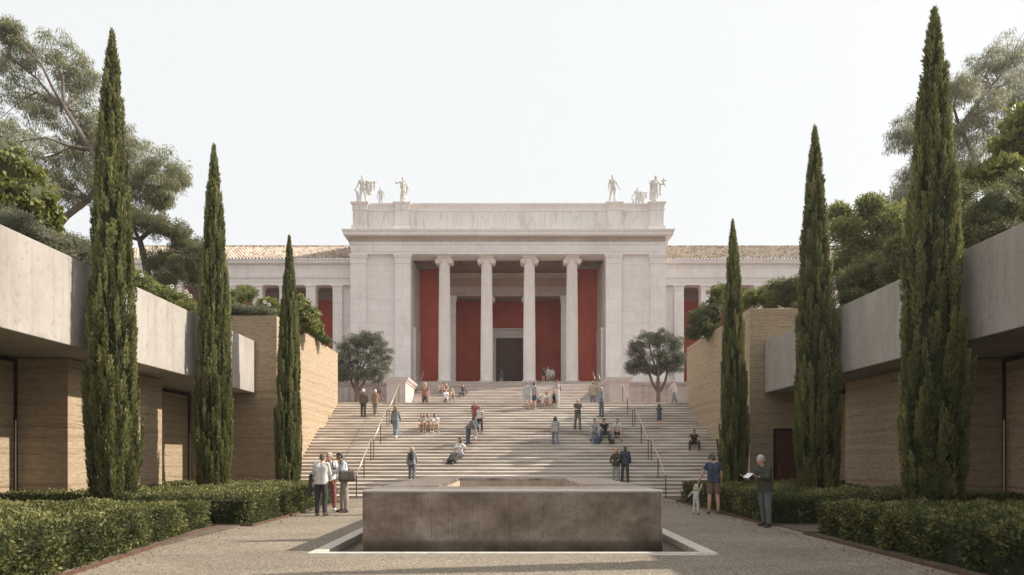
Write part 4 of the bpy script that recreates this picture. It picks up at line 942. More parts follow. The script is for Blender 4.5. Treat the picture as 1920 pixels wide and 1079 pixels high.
person('blonde woman in black tank top sitting at the right of the trio', sp(1039, 763), 1.42, -4, sit(), ('tank', (.03, .025, .025)), ('shorts', (.10, .03, .03)), (.5, .42, .36), ('long', (.5, .34, .18)), vox=.018, fem=True)
a = person('man in cap and pale clothes facing the seated trio near the stair top', sp(1045, 766), 1.50, -70, dict(uaR=(40, 10), faR=(70, 0), pitch=15), ('tee', (.60, .56, .54)), ('trousers', (.48, .52, .55)), (.5, .5, .5), ('short', (.1, .07, .05)), ('cap', (.16, .11, .09)), vox=.018)
backpack(a, 'grey-blue backpack on the man in cap and pale clothes', (.22, .26, .30))
a = person('person in yellow jacket and blue jeans on the landing near the right pedestal', lp(1112, 44.5), 1.95, 165, dict(uaR=(10, 20)), ('long', (.46, .35, .20)), ('trousers', (.19, .22, .26)), (.4, .35, .3), ('short', (.4, .28, .16)), vox=.02)
person('person in blue coat and grey trousers standing in the museum doorway', ((940-VX)*65/F, 65, ZF), 1.62, 20, dict(pitch=15), ('jacket', (.07, .10, .16)), ('trousers', (.32, .34, .35)), (.1, .1, .1), ('short', (.15, .12, .1)), vox=.022)
person('person in dark green top and tan trousers at the left of the portico trio', ((1019-VX)*64/F, 64, ZF), 1.72, 60, dict(uaR=(50, 10), faR=(70, 0)), ('tee', (.06, .08, .05)), ('trousers', (.48, .36, .24)), (.1, .1, .1), ('short', (.2, .14, .1)), vox=.022)
person('tall person in grey-white shirt seen from behind in the portico trio', ((1028-VX)*64/F, 64, ZF), 1.78, 175, dict(), ('long', (.55, .52, .48)), ('shorts', (.45, .38, .30)), (.4, .35, .3), ('short', (.45, .32, .18)), vox=.022)
person('person in white top and brown skirt at the right of the portico trio', ((1036-VX)*64/F, 64, ZF), 1.68, 190, dict(), ('long', (.62, .60, .57)), ('skirt', (.26, .17, .12)), (.4, .35, .3), ('bob', (.25, .16, .1)), vox=.022, fem=True)
# ================================================================= STATUES
def statue(name, label, pos, Hh, rot, pose, extras=None, draped=False, mat='statue', plinth=None, fem=False, hair='curly'):
    t = empty(name, pos, math.radians(rot)); tag(t, label, 'statue', None)
    d = person('x', pos, Hh, rot, pose, ('none', 0), ('none', 0), None, (hair, (.5, .5, .5)), vox=.021, fem=fem, statue=True)
    old = d['t']
    # the figure becomes the statue's marble parts
    for o in list(old.children):
        o.parent = t
    for i, jb in enumerate(JOBS):
        if jb[0].parent == t:
            JOBS[i] = (jb[0], M[mat], 0, 18)
            if jb[0].name.startswith('hair'):
                pass
    bpy.data.objects.remove(old)
    T, J, Pv, u, s = d['T'], d['J'], d['Pv'], d['u'], d['s']
    if draped:
        pr = Prims()
        for k in range(9):
            a = 2*math.pi*k/9; c, e = math.cos(a), math.sin(a)
            pr.cap(T(Pv+Vector((c*.08, e*.06, .18))), .07*s, T(Vector((Pv.x+c*.17, Pv.y+e*.13, .06))), .075*s)
        pr.con(T(Pv+Vector((0, 0, .1))), .13*s, T(Vector((Pv.x, Pv.y, .03))), .19*s, n=16)
        for sg in (-1, 1):
            pr.cap(T(Pv+Vector((sg*.06, 0, .15))), .11*s, T(Pv+u*.38+Vector((sg*.08, 0, 0))), .115*s)
        pr.chain([T(Pv+u*.46+Vector((.14, 0, 0))), T(Pv+u*.25+Vector((0, -.13, 0))), T(Pv+u*.12+Vector((-.15, -.06, 0)))], [.06*s, .06*s, .06*s])
        job(pr, 'drapery', M[mat], t, .024, 1, .018, 22)
    if extras: extras(d, t)
    if plinth:
        MB().box(-.55, .55, -.45, .45, -plinth, 0).build('plinth', M[mat], t, bevel=.01, local=True)
    return t
def ex_cloak(d, t):
    T, J, s = d['T'], d['J'], d['s']; pr = Prims(); j = J['L']
    pts = [j['sho'].lerp(j['el'], .25), j['el'], j['el'].lerp(j['wr'], .8)]
    for i, q in enumerate(pts):
        ln = (.62, .66, .36)[i]; pr.cap(T(q+Vector((0, .05, .03))), .06*s, T(q+Vector((-.04+.03*i, .03, -ln))), .085*s)
    pr.cap(T(pts[0].lerp(pts[1], .5)), .06*s, T(pts[0].lerp(pts[1], .5)+Vector((0, .04, -.68))), .10*s)
    pr.cap(T(j['wr']+Vector((-.03, 0, 0))), .03*s, T(j['wr']+Vector((.02, 0, -.3))), .035*s)
    job(pr, 'drapery', M['statue'], t, .024, 1, .02, 24)
    pr = Prims(); x = J['R']['an']; pr.chain([T(Vector((x.x-.13, x.y+.1, -.0))), T(Vector((x.x-.14, x.y+.1, .45))), T(Vector((x.x-.17, x.y+.05, .72)))], [.10*s, .09*s, .07*s]); pr.cap(T(Vector((x.x-.17, x.y+.05, .7))), .05*s, T(Vector((x.x-.30, x.y, .92))), .035*s)
    job(pr, 'tree_stump', M['statue'], t, .03, 2, .02, 12)
def ex_post(d, t):
    s = d['s']; T = d['T']; J = d['J']; x = J['L']['an']; pr = Prims(); pr.chain([T(Vector((x.x+.08, x.y+.12, 0))), T(Vector((x.x+.07, x.y+.12, .55)))], [.11*s, .085*s]); job(pr, 'tree_stump', M['statue'], t, .03, 2, .02, 12)
def ex_child(d, t):
    s = d['s']; T = d['T']; J = d['J']; q = J['L']['wr']; pr = Prims()
    pr.ell(T(q+Vector((.03, -.02, .30))), (.065*s, .065*s, .075*s)); pr.cap(T(q+Vector((.02, 0, .2))), .07*s, T(q+Vector((0, 0, .03))), .08*s)
    pr.cap(T(q+Vector((.04, -.02, .18))), .03*s, T(q+Vector((.2, -.05, .22))), .022*s); pr.cap(T(q+Vector((.03, -.02, .0))), .04*s, T(q+Vector((.14, -.08, -.16))), .03*s); pr.cap(T(q+Vector((-.03, 0, .17))), .03*s, T(q+Vector((-.16, 0, .24))), .022*s)
    job(pr, 'carried_infant', M['statue'], t, .024, 2)
    pr = Prims(); j = J['R']; pr.cap(T(j['sho']+Vector((-.04, .08, 0))), .05*s, T(j['sho']+Vector((-.07, .10, -1.05))), .085*s); pr.cap(T(j['sho']+Vector((0, .12, .0))), .06*s, T(j['sho']+Vector((.02, .14, -1.0))), .08*s)
    j = J['L']; pr.cap(T(j['el']+Vector((0, 0, 0))), .06*s, T(j['el']+Vector((.02, .05, -.62))), .06*s)
    job(pr, 'cloak', M['statue'], t, .024, 1, .02, 24)
def ex_staff(d, t):
    s = d['s']; T = d['T']; j = d['J']['L']; pr = Prims(); pr.cap(T(j['sho']+Vector((.03, .02, -.1))), .06*s, T(Vector((j['sho'].x+.02, .02, .06))), .075*s); job(pr, 'cloak', M['statue'], t, .024, 1, .02, 20)
ax = sorted(att_x); ya = 62.75
statue('nude_cloaked_statue', 'pale nude marble figure with cloaked outstretched arm at the far left of the roof', (ax[0]+.05, ya, zT+.02), 2.78, 6, dict(uaL=(6, 78), faL=(10, 96), uaR=(-4, 22), faR=(-4, 30), thL=(6, 12), shL=(-6, 12), thR=(0, 2), shR=(0, 2), yaw=-30, side=2), ex_cloak)
statue('robed_statue', 'pale marble robed figure raising one arm, second statue from the left on the roof edge', (ax[1], ya, zT+.02), 2.62, -4, dict(uaR=(8, 78), faR=(0, 172), uaL=(-6, 22), faL=(6, 20), yaw=10, side=-3), ex_staff, draped=True)
statue('nude_athlete_statue', 'pale marble nude athlete with one arm missing its hand, beside a tree stump', (ax[2], ya, zT+.14), 2.68, 4, dict(uaL=(4, 20), faL=(8, 26), uaR=(0, 12), faR=(8, 6), thR=(2, 10), shR=(-6, 10), thL=(0, 0), shL=(0, 0), yaw=-18, side=-3), ex_post, plinth=.13)
statue('infant_bearer_statue', 'pale cloaked marble figure looking down at the infant it carries, far right', (ax[3], ya, zT+.14), 2.62, -4, dict(uaR=(10, 24), faR=(10, 168), uaL=(14, 28), faL=(70, 40), yaw=32, pitch=30, side=1), ex_child, draped=True, plinth=.13, hair='short')
def rear_plinth(t, h):
    MB().loft(-.45, .45, -.45, .45, [(-h, .1), (-h+.2, .1), (-h+.25, 0), (-.2, 0), (-.15, .06), (0, .06)]).build('plinth', M['statue_rear'], t, local=True)
t = statue('bust_like_statue', 'grey weathered male statue on the rear roof, only head and chest showing at left', ((714.5-VX)*73/F, 73, 27.75), 2.5, 0, dict(uaL=(4, 16), faL=(14, 8), uaR=(4, 14), faR=(6, 6)), mat='statue_rear', hair='short'); rear_plinth(t, 3.2)
t = statue('leaning_statue', 'pale statue on the rear roof at right, arm outstretched, only upper half showing', ((1195-VX)*73/F, 73, 27.72), 2.5, 8, dict(uaL=(6, 76), faL=(10, 94), uaR=(-2, 26), faR=(-2, 34), yaw=-20, side=4), ex_cloak, mat='statue_rear'); rear_plinth(t, 3.2)
run_jobs()
# ================================================================= VEGETATION
RG = np.random.default_rng(11)
def unit(a): return a/np.maximum(np.linalg.norm(a, axis=1, keepdims=True), 1e-9)
def sph(n): return unit(RG.normal(size=(n, 3)))
def leaf_mesh(name, c, ax, L, W, tint, mat, bend=0.0):
    "diamond leaves: c base points, ax unit axes, L/W lengths and half widths"
    n = len(c); L = np.broadcast_to(L, n)[:, None]; W = np.broadcast_to(W, n)[:, None]
    s = unit(np.cross(ax, sph(n))); nn = np.cross(ax, s)
    v = np.empty((n, 4, 3)); v[:, 0] = c; v[:, 1] = c+ax*L*.48+s*W+nn*L*bend; v[:, 2] = c+ax*L; v[:, 3] = c+ax*L*.48-s*W+nn*L*bend
    me = bpy.data.meshes.new(name); me.vertices.add(n*4); me.vertices.foreach_set('co', v.reshape(-1))
    me.loops.add(n*4); me.loops.foreach_set('vertex_index', np.arange(n*4, dtype=np.int32))
    me.polygons.add(n); me.polygons.foreach_set('loop_start', np.arange(0, n*4, 4, dtype=np.int32)); me.polygons.foreach_set('loop_total', np.full(n, 4, dtype=np.int32))
    me.update(calc_edges=True)
    a = me.attributes.new('tint', 'FLOAT', 'POINT'); a.data.foreach_set('value', np.repeat(np.clip(tint, 0, 1), 4).astype(np.float32))
    me.materials.append(mat); return me
def add_tint(me, val):
    a = me.attributes.new('tint', 'FLOAT', 'POINT'); a.data.foreach_set('value', np.full(len(me.vertices), val, dtype=np.float32))
def vnoise(p, f, seed):
    "cheap smooth pseudo-noise in [0,1]"
    r = np.random.default_rng(seed); o = np.zeros(len(p))
    for k in range(5):
        d = r.normal(size=3); ph = r.uniform(0, 6.28); o += np.sin((p @ d)*f*(1+.45*k)+ph+1.3*np.sin(p @ r.normal(size=3)*f*.6))/(1+.35*k)
    return .5+.5*np.clip(o/2.2, -1, 1)
# ---- cypresses
PT = [0, .04, .154, .38, .61, .84, .93, .955, .985, 1.0]; PW = [.58, .74, .95, .86, .68, .37, .19, .12, .045, .0]
def cyp_profile(t): return np.interp(t, PT, PW)
def cypress_meshes(H, R, seed, n=105000):
    global RG; RG = np.random.default_rng(seed)
    npl = 620
    t = RG.uniform(0, 1, npl)**1.05*.97; a = RG.uniform(0, 2*math.pi, npl)
    big = vnoise(np.stack([np.cos(a)*1.6, np.sin(a)*1.6, t*H*.5], 1), 1.5, seed+9)
    hp = RG.uniform(.45, 1.25, npl)*(1-.55*t); rp = RG.uniform(.035, .085, npl)*(1-.6*t)
    te = np.minimum(t+hp*.35/H, .995)
    rb = R*cyp_profile(te)*(.60+.30*RG.uniform(0, 1, npl)**.7+.20*big); rb = np.maximum(rb-rp*.5, .0)
    stray = RG.uniform(size=npl) > .965; rb = rb+stray*R*.12*(1-t)
    ptint = RG.normal(size=npl)*.12+.22*(big-.5)
    w = hp*rp**.6; k = RG.choice(npl, int(n*.86), p=w/w.sum()); m = len(k)
    s = RG.uniform(0, 1, m)**.85; th = RG.uniform(0, 2*math.pi, m); rad = np.sqrt(RG.uniform(0, 1, m))*rp[k]*np.minimum(1, 3.2*s+.35)*(1-s)**.55
    tiltout = RG.uniform(.02, .12, npl)
    cx = rb[k]*np.cos(a[k])+np.cos(a[k])*tiltout[k]*hp[k]*s*(1-t[k])+rad*np.cos(th); cy = rb[k]*np.sin(a[k])+np.sin(a[k])*tiltout[k]*hp[k]*s*(1-t[k])+rad*np.sin(th)
    z = t[k]*H+hp[k]*s; lim = (z/H < 1.0); 
    # keep the tip slender: pull leaves in to the profile near the top
    rr = np.hypot(cx, cy); mx = R*np.maximum(cyp_profile(np.minimum(z/H, .999))*1.22, .018); f = np.where(rr > mx, mx/np.maximum(rr, 1e-6), 1); f = np.where(t[k] > .35, f, np.maximum(f, .9)); cx *= f; cy *= f
    c1 = np.stack([cx, cy, z], 1)
    out = np.stack([np.cos(th), np.sin(th), np.zeros(m)], 1)
    ax1 = unit(np.array([0, 0, 1.0])+out*RG.uniform(.1, .6, m)[:, None]+np.stack([np.cos(a[k]), np.sin(a[k]), 0*z], 1)*.15+RG.normal(size=(m, 3))*.12)
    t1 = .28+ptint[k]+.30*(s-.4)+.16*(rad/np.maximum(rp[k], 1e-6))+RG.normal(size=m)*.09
    c1, ax1, t1 = c1[lim], ax1[lim], t1[lim]
    q = int(n*.14); tt = RG.uniform(0, .97, q); aa = RG.uniform(0, 6.283, q); r2 = R*cyp_profile(tt)*RG.uniform(.5, .85, q)
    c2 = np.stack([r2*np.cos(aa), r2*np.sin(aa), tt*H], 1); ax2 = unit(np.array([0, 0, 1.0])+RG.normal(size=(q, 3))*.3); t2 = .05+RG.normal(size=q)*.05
    tip = int(n*.012); zt_ = H*RG.uniform(.955, 1.0, tip); c3 = np.stack([RG.normal(size=tip)*.012, RG.normal(size=tip)*.012, zt_-.08], 1); ax3 = unit(np.array([0, 0, 1.0])+RG.normal(size=(tip, 3))*.22)
    c = np.vstack([c1, c2, c3]); ax = np.vstack([ax1, ax2, ax3]); tint = np.concatenate([t1, t2, .5+RG.normal(size=tip)*.1])
    L = RG.uniform(.045, .12, len(c)); W = L*RG.uniform(.09, .15, len(c))
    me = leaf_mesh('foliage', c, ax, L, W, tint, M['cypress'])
    # sprigs: thin clusters that stand free of the outline
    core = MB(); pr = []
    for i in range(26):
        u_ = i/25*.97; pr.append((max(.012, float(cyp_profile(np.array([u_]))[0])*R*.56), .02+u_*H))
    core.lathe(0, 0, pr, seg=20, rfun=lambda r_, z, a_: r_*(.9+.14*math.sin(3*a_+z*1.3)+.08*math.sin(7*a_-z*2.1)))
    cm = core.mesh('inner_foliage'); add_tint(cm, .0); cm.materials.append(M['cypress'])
    return me, cm
cym = [cypress_meshes(10.6, .60, 3), cypress_meshes(10.6, .60, 23), cypress_meshes(10.6, .60, 41)]
tr = MB().tube([(0, 0, -.05), (.02, 0, 1.5), (0, 0, 6)], [.13, .09, .04], 8).mesh('trunk')
# x px, ppm, top y px, body width px, mesh, rotation
cyp = [(213, 77.0, 58, 104, 0, 0.4, 'tallest of the three cypresses on the left, nearest to the camera'),
       (402, 57.5, 272, 76, 1, 1.9, 'middle one of the three left cypresses, against the concrete beam'),
       (541, 49.4, 443, 57, 2, 3.7, 'smallest-looking left cypress, beside the sunlit earth wall corner'),
       (1748, 82.5, 20, 118, 1, 4.4, 'tallest of the three cypresses on the right, nearest to the camera'),
       (1530, 59.8, 238, 90, 2, 5.4, 'middle one of the three right cypresses, in front of the beam'),
       (2035, 112.0, -120, 130, 0, 1.2, 'cypress standing just beyond the right edge of the view, known by its long shadow'),
       (1376, 49.6, 413, 60, 0, 2.6, 'smallest-looking right cypress, beside the foot of the stairs')]
for (px, ppm, ty, wpx, k, rz, lb) in cyp:
    Ht = wz(ty, ppm); t = empty('cypress_tree', (wx(px, ppm), wy(ppm), .02), rz, lb, 'cypress', 'cypresses lining the plaza')
    sx = wpx/ppm/1.28
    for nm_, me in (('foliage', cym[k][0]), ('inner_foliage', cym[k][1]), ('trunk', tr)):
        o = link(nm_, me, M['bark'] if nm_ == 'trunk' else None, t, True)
    t.scale = (sx, sx*(1+.10*math.sin(px)), Ht/10.62); t.rotation_euler = (math.radians(.2*math.sin(px*3)), math.radians(.2*math.cos(px*5)), rz)
# ---- hedges
def hedge(name, label, pts, z1, n, seed, front_only=None):
    "pts: footprint polygon (counter-clockwise); leaves over a lumpy prism"
    global RG; RG = np.random.default_rng(seed)
    P_ = np.array(pts, float); nE = len(P_)
    area = .5*abs(sum(P_[i][0]*P_[(i+1) % nE][1]-P_[(i+1) % nE][0]*P_[i][1] for i in range(nE)))
    el = [np.linalg.norm(P_[(i+1) % nE]-P_[i]) for i in range(nE)]; sidea = sum(el)*z1
    nt = int(n*area/(area+sidea*1.6)); ns = n-nt
    # top samples by rejection
    lo, hi = P_.min(0), P_.max(0); pool = RG.uniform(lo, hi, size=(nt*4, 2))
    ins = np.ones(len(pool), bool)
    for i in range(nE):
        a_, b_ = P_[i], P_[(i+1) % nE]; ins &= ((b_[0]-a_[0])*(pool[:, 1]-a_[1])-(b_[1]-a_[1])*(pool[:, 0]-a_[0])) > 0
    top = pool[ins][:nt]; nt = len(top)
    c1 = np.column_stack([top, np.full(nt, z1)]); n1 = np.tile([0, 0, 1.0], (nt, 1))
    e = RG.choice(nE, ns, p=np.array(el)/sum(el)); f = RG.uniform(0, 1, ns)[:, None]
    a_ = P_[e]; b_ = P_[(e+1) % nE]; q = a_+(b_-a_)*f; d = unit(np.column_stack([b_-a_, np.zeros(ns)]))
    n2_ = np.column_stack([d[:, 1], -d[:, 0], np.zeros(ns)]); zz = RG.uniform(0.02, 1, ns)**.9*z1
    c2 = np.column_stack([q, zz]); c = np.vstack([c1, c2]); nr = np.vstack([n1, n2_])
    lump = vnoise(c, 2.3, seed+5)*.6+vnoise(c, 7.5, seed+6)*.4
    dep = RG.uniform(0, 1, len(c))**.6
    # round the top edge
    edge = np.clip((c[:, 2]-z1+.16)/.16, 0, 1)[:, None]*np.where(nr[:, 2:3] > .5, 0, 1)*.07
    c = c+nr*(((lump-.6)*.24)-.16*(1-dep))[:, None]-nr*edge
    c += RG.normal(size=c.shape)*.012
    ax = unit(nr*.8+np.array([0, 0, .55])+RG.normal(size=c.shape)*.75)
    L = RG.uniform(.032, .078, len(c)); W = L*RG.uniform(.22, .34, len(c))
    tint = -.08+.95*dep*lump+RG.normal(size=len(c))*.15+np.where(nr[:, 2] > .5, .10, 0)+(RG.uniform(size=len(c)) > .94)*.3  # lighter top and darker depth: sun and shade put into the leaf tint
    # long shoots above the clipped top
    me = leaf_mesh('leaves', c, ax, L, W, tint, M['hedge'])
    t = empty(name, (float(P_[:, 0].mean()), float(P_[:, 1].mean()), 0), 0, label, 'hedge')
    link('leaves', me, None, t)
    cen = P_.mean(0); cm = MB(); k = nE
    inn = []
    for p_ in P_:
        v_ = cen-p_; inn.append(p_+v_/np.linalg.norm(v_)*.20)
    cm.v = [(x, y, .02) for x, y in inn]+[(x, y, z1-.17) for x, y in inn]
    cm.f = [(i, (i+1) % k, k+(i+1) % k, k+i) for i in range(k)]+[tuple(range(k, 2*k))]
    m_ = cm.mesh('dark_core'); add_tint(m_, 0.0); link('dark_core', m_, M['hedge'], t)  # solid core in the darkest tint, fills the hedge behind its leaves
    return t
LC = wx(397, 80.6)
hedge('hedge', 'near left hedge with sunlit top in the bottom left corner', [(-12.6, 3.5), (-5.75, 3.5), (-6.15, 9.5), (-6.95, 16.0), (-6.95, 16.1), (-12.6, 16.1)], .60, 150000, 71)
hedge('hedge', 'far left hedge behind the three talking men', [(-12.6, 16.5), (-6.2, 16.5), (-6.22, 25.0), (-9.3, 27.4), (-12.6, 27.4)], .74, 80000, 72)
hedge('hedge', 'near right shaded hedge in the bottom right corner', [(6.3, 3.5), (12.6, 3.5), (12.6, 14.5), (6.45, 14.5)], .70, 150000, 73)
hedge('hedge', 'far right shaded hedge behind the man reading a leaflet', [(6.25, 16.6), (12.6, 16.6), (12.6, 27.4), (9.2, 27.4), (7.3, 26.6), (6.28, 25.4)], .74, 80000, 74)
def edging(label, pts):
    m = MB()
    for (a, b) in zip(pts[:-1], pts[1:]):
        d = Vector((b[0]-a[0], b[1]-a[1], 0)).normalized(); q = Vector((d.y, -d.x, 0))*.012; k = len(m.v)
        for z_ in (-.02, .055):
            for (p_, sg) in ((a, 1), (b, 1), (b, -1), (a, -1)): m.v.append((p_[0]+q.x*sg, p_[1]+q.y*sg, z_))
        m.f += [(k, k+1, k+5, k+4), (k+1, k+2, k+6, k+5), (k+2, k+3, k+7, k+6), (k+3, k, k+4, k+7), (k+4, k+5, k+6, k+7)]
    tag(m.build('planter_edging', M['corten']), label, 'edging')
edging('rusty steel edging strip along the near left hedge', [(-5.62, 2), (-6.02, 9.5), (-6.80, 16.15), (-9.5, 16.25)])
edging('rusty steel edging strip along the far left hedge', [(-9.5, 16.33), (-6.07, 16.33), (-6.1, 25.2), (-7.6, 26.8)])
edging('rusty steel edging strip along the near right hedge', [(6.16, 2), (6.2, 14.65), (9.5, 14.7)])
edging('rusty steel edging strip along the far right hedge', [(9.5, 16.45), (6.12, 16.45), (6.14, 25.6), (7.2, 26.9)])
# ---- shrubs and trees built from leaf clumps
def clumps(lobes, per, jitter=.0):
    "lobes: (x,y,z,rx,ry,rz) -> clump centres spread through them, biased to the shell"
    out = []
    for (x, y, z, rx, ry, rz) in lobes:
        d = sph(per); r = RG.uniform(.12, 1.25, per)**.6; out.append(np.array([x, y, z])+d*r[:, None]*np.array([rx, ry, rz]))
    return np.vstack(out)
def leafage(cent, per, cr, Lr, wr, mode, mat, seed):
    n = len(cent)*per; c0 = np.repeat(cent, per, 0); ct = np.repeat(RG.uniform(-.22, .22, len(cent)), per)
    d = sph(n); c = c0+d*(RG.uniform(0, 1, n)**.5*cr)[:, None]*np.array([1, 1, .75])
    if mode == 'droop': ax = unit(d*.5+np.array([0, 0, -1.0])+RG.normal(size=(n, 3))*.35)
    elif mode == 'up': ax = unit(d*.7+np.array([0, 0, .8])+RG.normal(size=(n, 3))*.35)
    else: ax = unit(d+np.array([0, 0, .25])+RG.normal(size=(n, 3))*.7)
    L = RG.uniform(Lr[0], Lr[1], n); W = L*wr
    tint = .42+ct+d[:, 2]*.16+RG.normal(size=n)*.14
    return leaf_mesh('leaves', c, ax, L, W, tint, M[mat], bend=.05)
def plant(name, label, cat, lobes, mat, per_lobe, per, cr, Lr, wr, mode='any', core=.55, trunk=None, bark='bark', seed=1, group=None, branches=True):
    global RG; RG = np.random.default_rng(seed); rr = random.Random(seed)
    x0 = sum(l[0] for l in lobes)/len(lobes); y0 = sum(l[1] for l in lobes)/len(lobes); zb = min(l[2]-l[5] for l in lobes)
    base = trunk[0] if trunk else (x0, y0, zb)
    t = empty(name, base, 0, label, cat, group)
    cent = clumps(lobes, per_lobe)
    nm = 'crown' if cat == 'tree' else 'leaves'
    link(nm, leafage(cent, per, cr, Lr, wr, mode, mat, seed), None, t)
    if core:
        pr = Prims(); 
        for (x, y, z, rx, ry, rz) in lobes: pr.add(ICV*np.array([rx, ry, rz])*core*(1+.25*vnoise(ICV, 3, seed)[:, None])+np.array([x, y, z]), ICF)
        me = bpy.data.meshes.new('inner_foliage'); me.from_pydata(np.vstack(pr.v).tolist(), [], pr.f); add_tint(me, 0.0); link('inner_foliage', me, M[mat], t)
    if trunk:
        m = MB(); P_ = [Vector(q) for q in trunk]; r0 = trunk_r if (trunk_r := plant.tr) else .2
        n_ = len(P_); m.tube(P_, [r0*(1-.55*i/(n_-1)) for i in range(n_)], 10)
        if cat == 'tree' and 'olive' in name:
            for q in range(3):
                a_ = q*2.1+.4; e_ = P_[-1]+Vector((math.cos(a_)*.75, math.sin(a_)*.5, .35)); m.tube([P_[1], P_[1].lerp(e_, .5)+Vector((math.cos(a_)*.12, 0, -.06)), e_], [r0*.62, r0*.45, r0*.3], 8)
        if branches:
            for (x, y, z, rx, ry, rz) in lobes:
                e = Vector((x, y, z)); k = min(range(max(1, n_//2), n_), key=lambda i: (P_[i]-e).length+abs(P_[i].z-e.z)*.2); s_ = P_[k] if n_ > 2 else P_[-1]
                mid = s_.lerp(e, .45)+Vector((rr.uniform(-.1, .1), rr.uniform(-.1, .1), .10))*(e-s_).length
                m.tube([s_, s_.lerp(mid, .5)+Vector((0, 0, -.03))*(e-s_).length, mid, e], [r0*.42, r0*.34, r0*.26, r0*.14], 7)
                for q in range(6):
                    w_ = Vector(cent[rr.randrange(len(cent))]) if False else e+Vector((rr.gauss(0, 1)*rx, rr.gauss(0, 1)*ry, rr.gauss(0, 1)*rz))*.55
                    b0 = mid.lerp(e, rr.uniform(0, .9)); m.tube([b0, b0.lerp(w_, .5)+Vector((0, 0, .05)), w_], [r0*.13, r0*.09, r0*.035], 5)
        m.build('trunk', M[bark], t, smooth=True)
    return t
plant.tr = .2
def L3(px, py, ppm, rpx, rpy=None, dy=0.0, ry=None):
    "lobe from its place and radius at a design scale (px per metre)"
    rpy = rpy or rpx; Y = F/ppm+dy; k = F/Y
    return ((px-VX)/k, Y, EYE+(VY-py)/k, rpx/k, ry or max(rpx, rpy)/k*.9, rpy/k)
def gz(p, z): return (p[0], p[1], z)
# eucalyptus, left
def lobeset(raw, ppm, seed, spread):
    r = random.Random(seed); return [L3(x, y, ppm, a, b, r.uniform(-spread, spread)) for (x, y, a, b) in raw]
plant.tr = .26
eu = lobeset([(a_, b_, c_*.92, c_*.85) for (a_, b_, c_, d_) in [(20, 110, 55, 45), (95, 110, 55, 42), (150, 150, 40, 48), (40, 190, 62, 50), (115, 215, 55, 45), (180, 240, 45, 42), (10, 270, 55, 50), (80, 300, 60, 42), (150, 300, 50, 40), (215, 265, 40, 32), (250, 300, 45, 32), (300, 320, 48, 34), (330, 335, 22, 22), (255, 355, 40, 28), (190, 345, 42, 28), (120, 350, 40, 25), (60, 360, 50, 30), (300, 370, 22, 18), (20, 60, 24, 16)]], 30, 5, 2.8)
eb = ((105-VX)/30, F/30, 6.3)
plant('eucalyptus_tree', 'tall eucalyptus with airy drooping crown above the left pavilion', 'tree', eu, 'euca', 60, 75, .42, (.14, .30), .085, 'droop', 0,
      [((70-VX)/30, F/30, 6.3), ((95-VX)/30, F/30, EYE+(VY-440)/30), ((125-VX)/30, F/30, EYE+(VY-405)/30), ((165-VX)/30, F/30, EYE+(VY-375)/30), ((190-VX)/30, F/30, EYE+(VY-340)/30), ((170-VX)/30, F/30, EYE+(VY-280)/30), ((120-VX)/30, F/30, EYE+(VY-200)/30)], seed=21)
# eucalyptus, right
er = lobeset([(a_, b_, c_*.92, c_*.85) for (a_, b_, c_, d_) in [(1895, 105, 50, 32), (1840, 140, 45, 35), (1900, 175, 50, 40), (1850, 205, 45, 35), (1795, 170, 35, 30), (1745, 215, 40, 32), (1700, 255, 38, 30), (1740, 290, 40, 30), (1800, 255, 42, 34), (1880, 265, 50, 35), (1820, 320, 45, 30), (1760, 345, 40, 28), (1710, 340, 32, 25), (1690, 385, 30, 25), (1935, 230, 50, 50), (1960, 140, 50, 50), (1745, 400, 40, 30)]], 28, 6, 2.8)
plant('eucalyptus_tree', 'pale hazy eucalyptus behind the tallest right cypress', 'tree', er, 'euca2', 58, 75, .44, (.14, .30), .085, 'droop', 0,
      [((1880-VX)/28, F/28, 6.3), ((1870-VX)/28, F/28, EYE+(VY-420)/28), ((1850-VX)/28, F/28, EYE+(VY-350)/28), ((1830-VX)/28, F/28, EYE+(VY-300)/28), ((1800-VX)/28, F/28, EYE+(VY-240)/28), ((1850-VX)/28, F/28, EYE+(VY-170)/28)], seed=22)
# umbrella pine, left background
plant.tr = .28
pn = lobeset([(270, 415, 38, 22), (310, 430, 36, 22), (345, 455, 28, 20), (372, 480, 20, 20), (235, 410, 30, 20), (300, 490, 26, 20), (335, 505, 28, 22), (365, 520, 24, 20), (310, 530, 22, 14), (215, 440, 24, 22)], 32, 7, 1.2)
plant('pine_tree', 'dense pine with dark bare branches between the two nearer left cypresses', 'tree', pn, 'pine', 60, 130, .30, (.08, .15), .13, 'up', .5,
      [((275-VX)/32, F/32, 7.1), ((280-VX)/32, F/32, EYE+(VY-535)/32), ((272-VX)/32, F/32, EYE+(VY-490)/32), ((262-VX)/32, F/32, EYE+(VY-450)/32), ((285-VX)/32, F/32, EYE+(VY-430)/32)], 'bark_dark', seed=23)
# tree right of the wing
plant.tr = .22
rt_ = lobeset([(1585, 430, 28, 22), (1625, 410, 30, 22), (1665, 420, 34, 26), (1600, 470, 34, 24), (1650, 465, 36, 28), (1690, 460, 30, 28), (1580, 505, 24, 18), (1635, 385, 16, 14), (1575, 400, 14, 12), (1700, 410, 26, 26), (1740, 440, 30, 30)], 36, 8, 1.2)
plant('leafy_tree', 'loose bright-leaved tree between the two nearer right cypresses', 'tree', rt_, 'lightshrub', 34, 70, .40, (.14, .26), .20, 'any', 0,
      [((1650-VX)/36, F/36, 7.3), ((1648-VX)/36, F/36, EYE+(VY-500)/36), ((1640-VX)/36, F/36, EYE+(VY-450)/36), ((1655-VX)/36, F/36, EYE+(VY-420)/36)], seed=24)
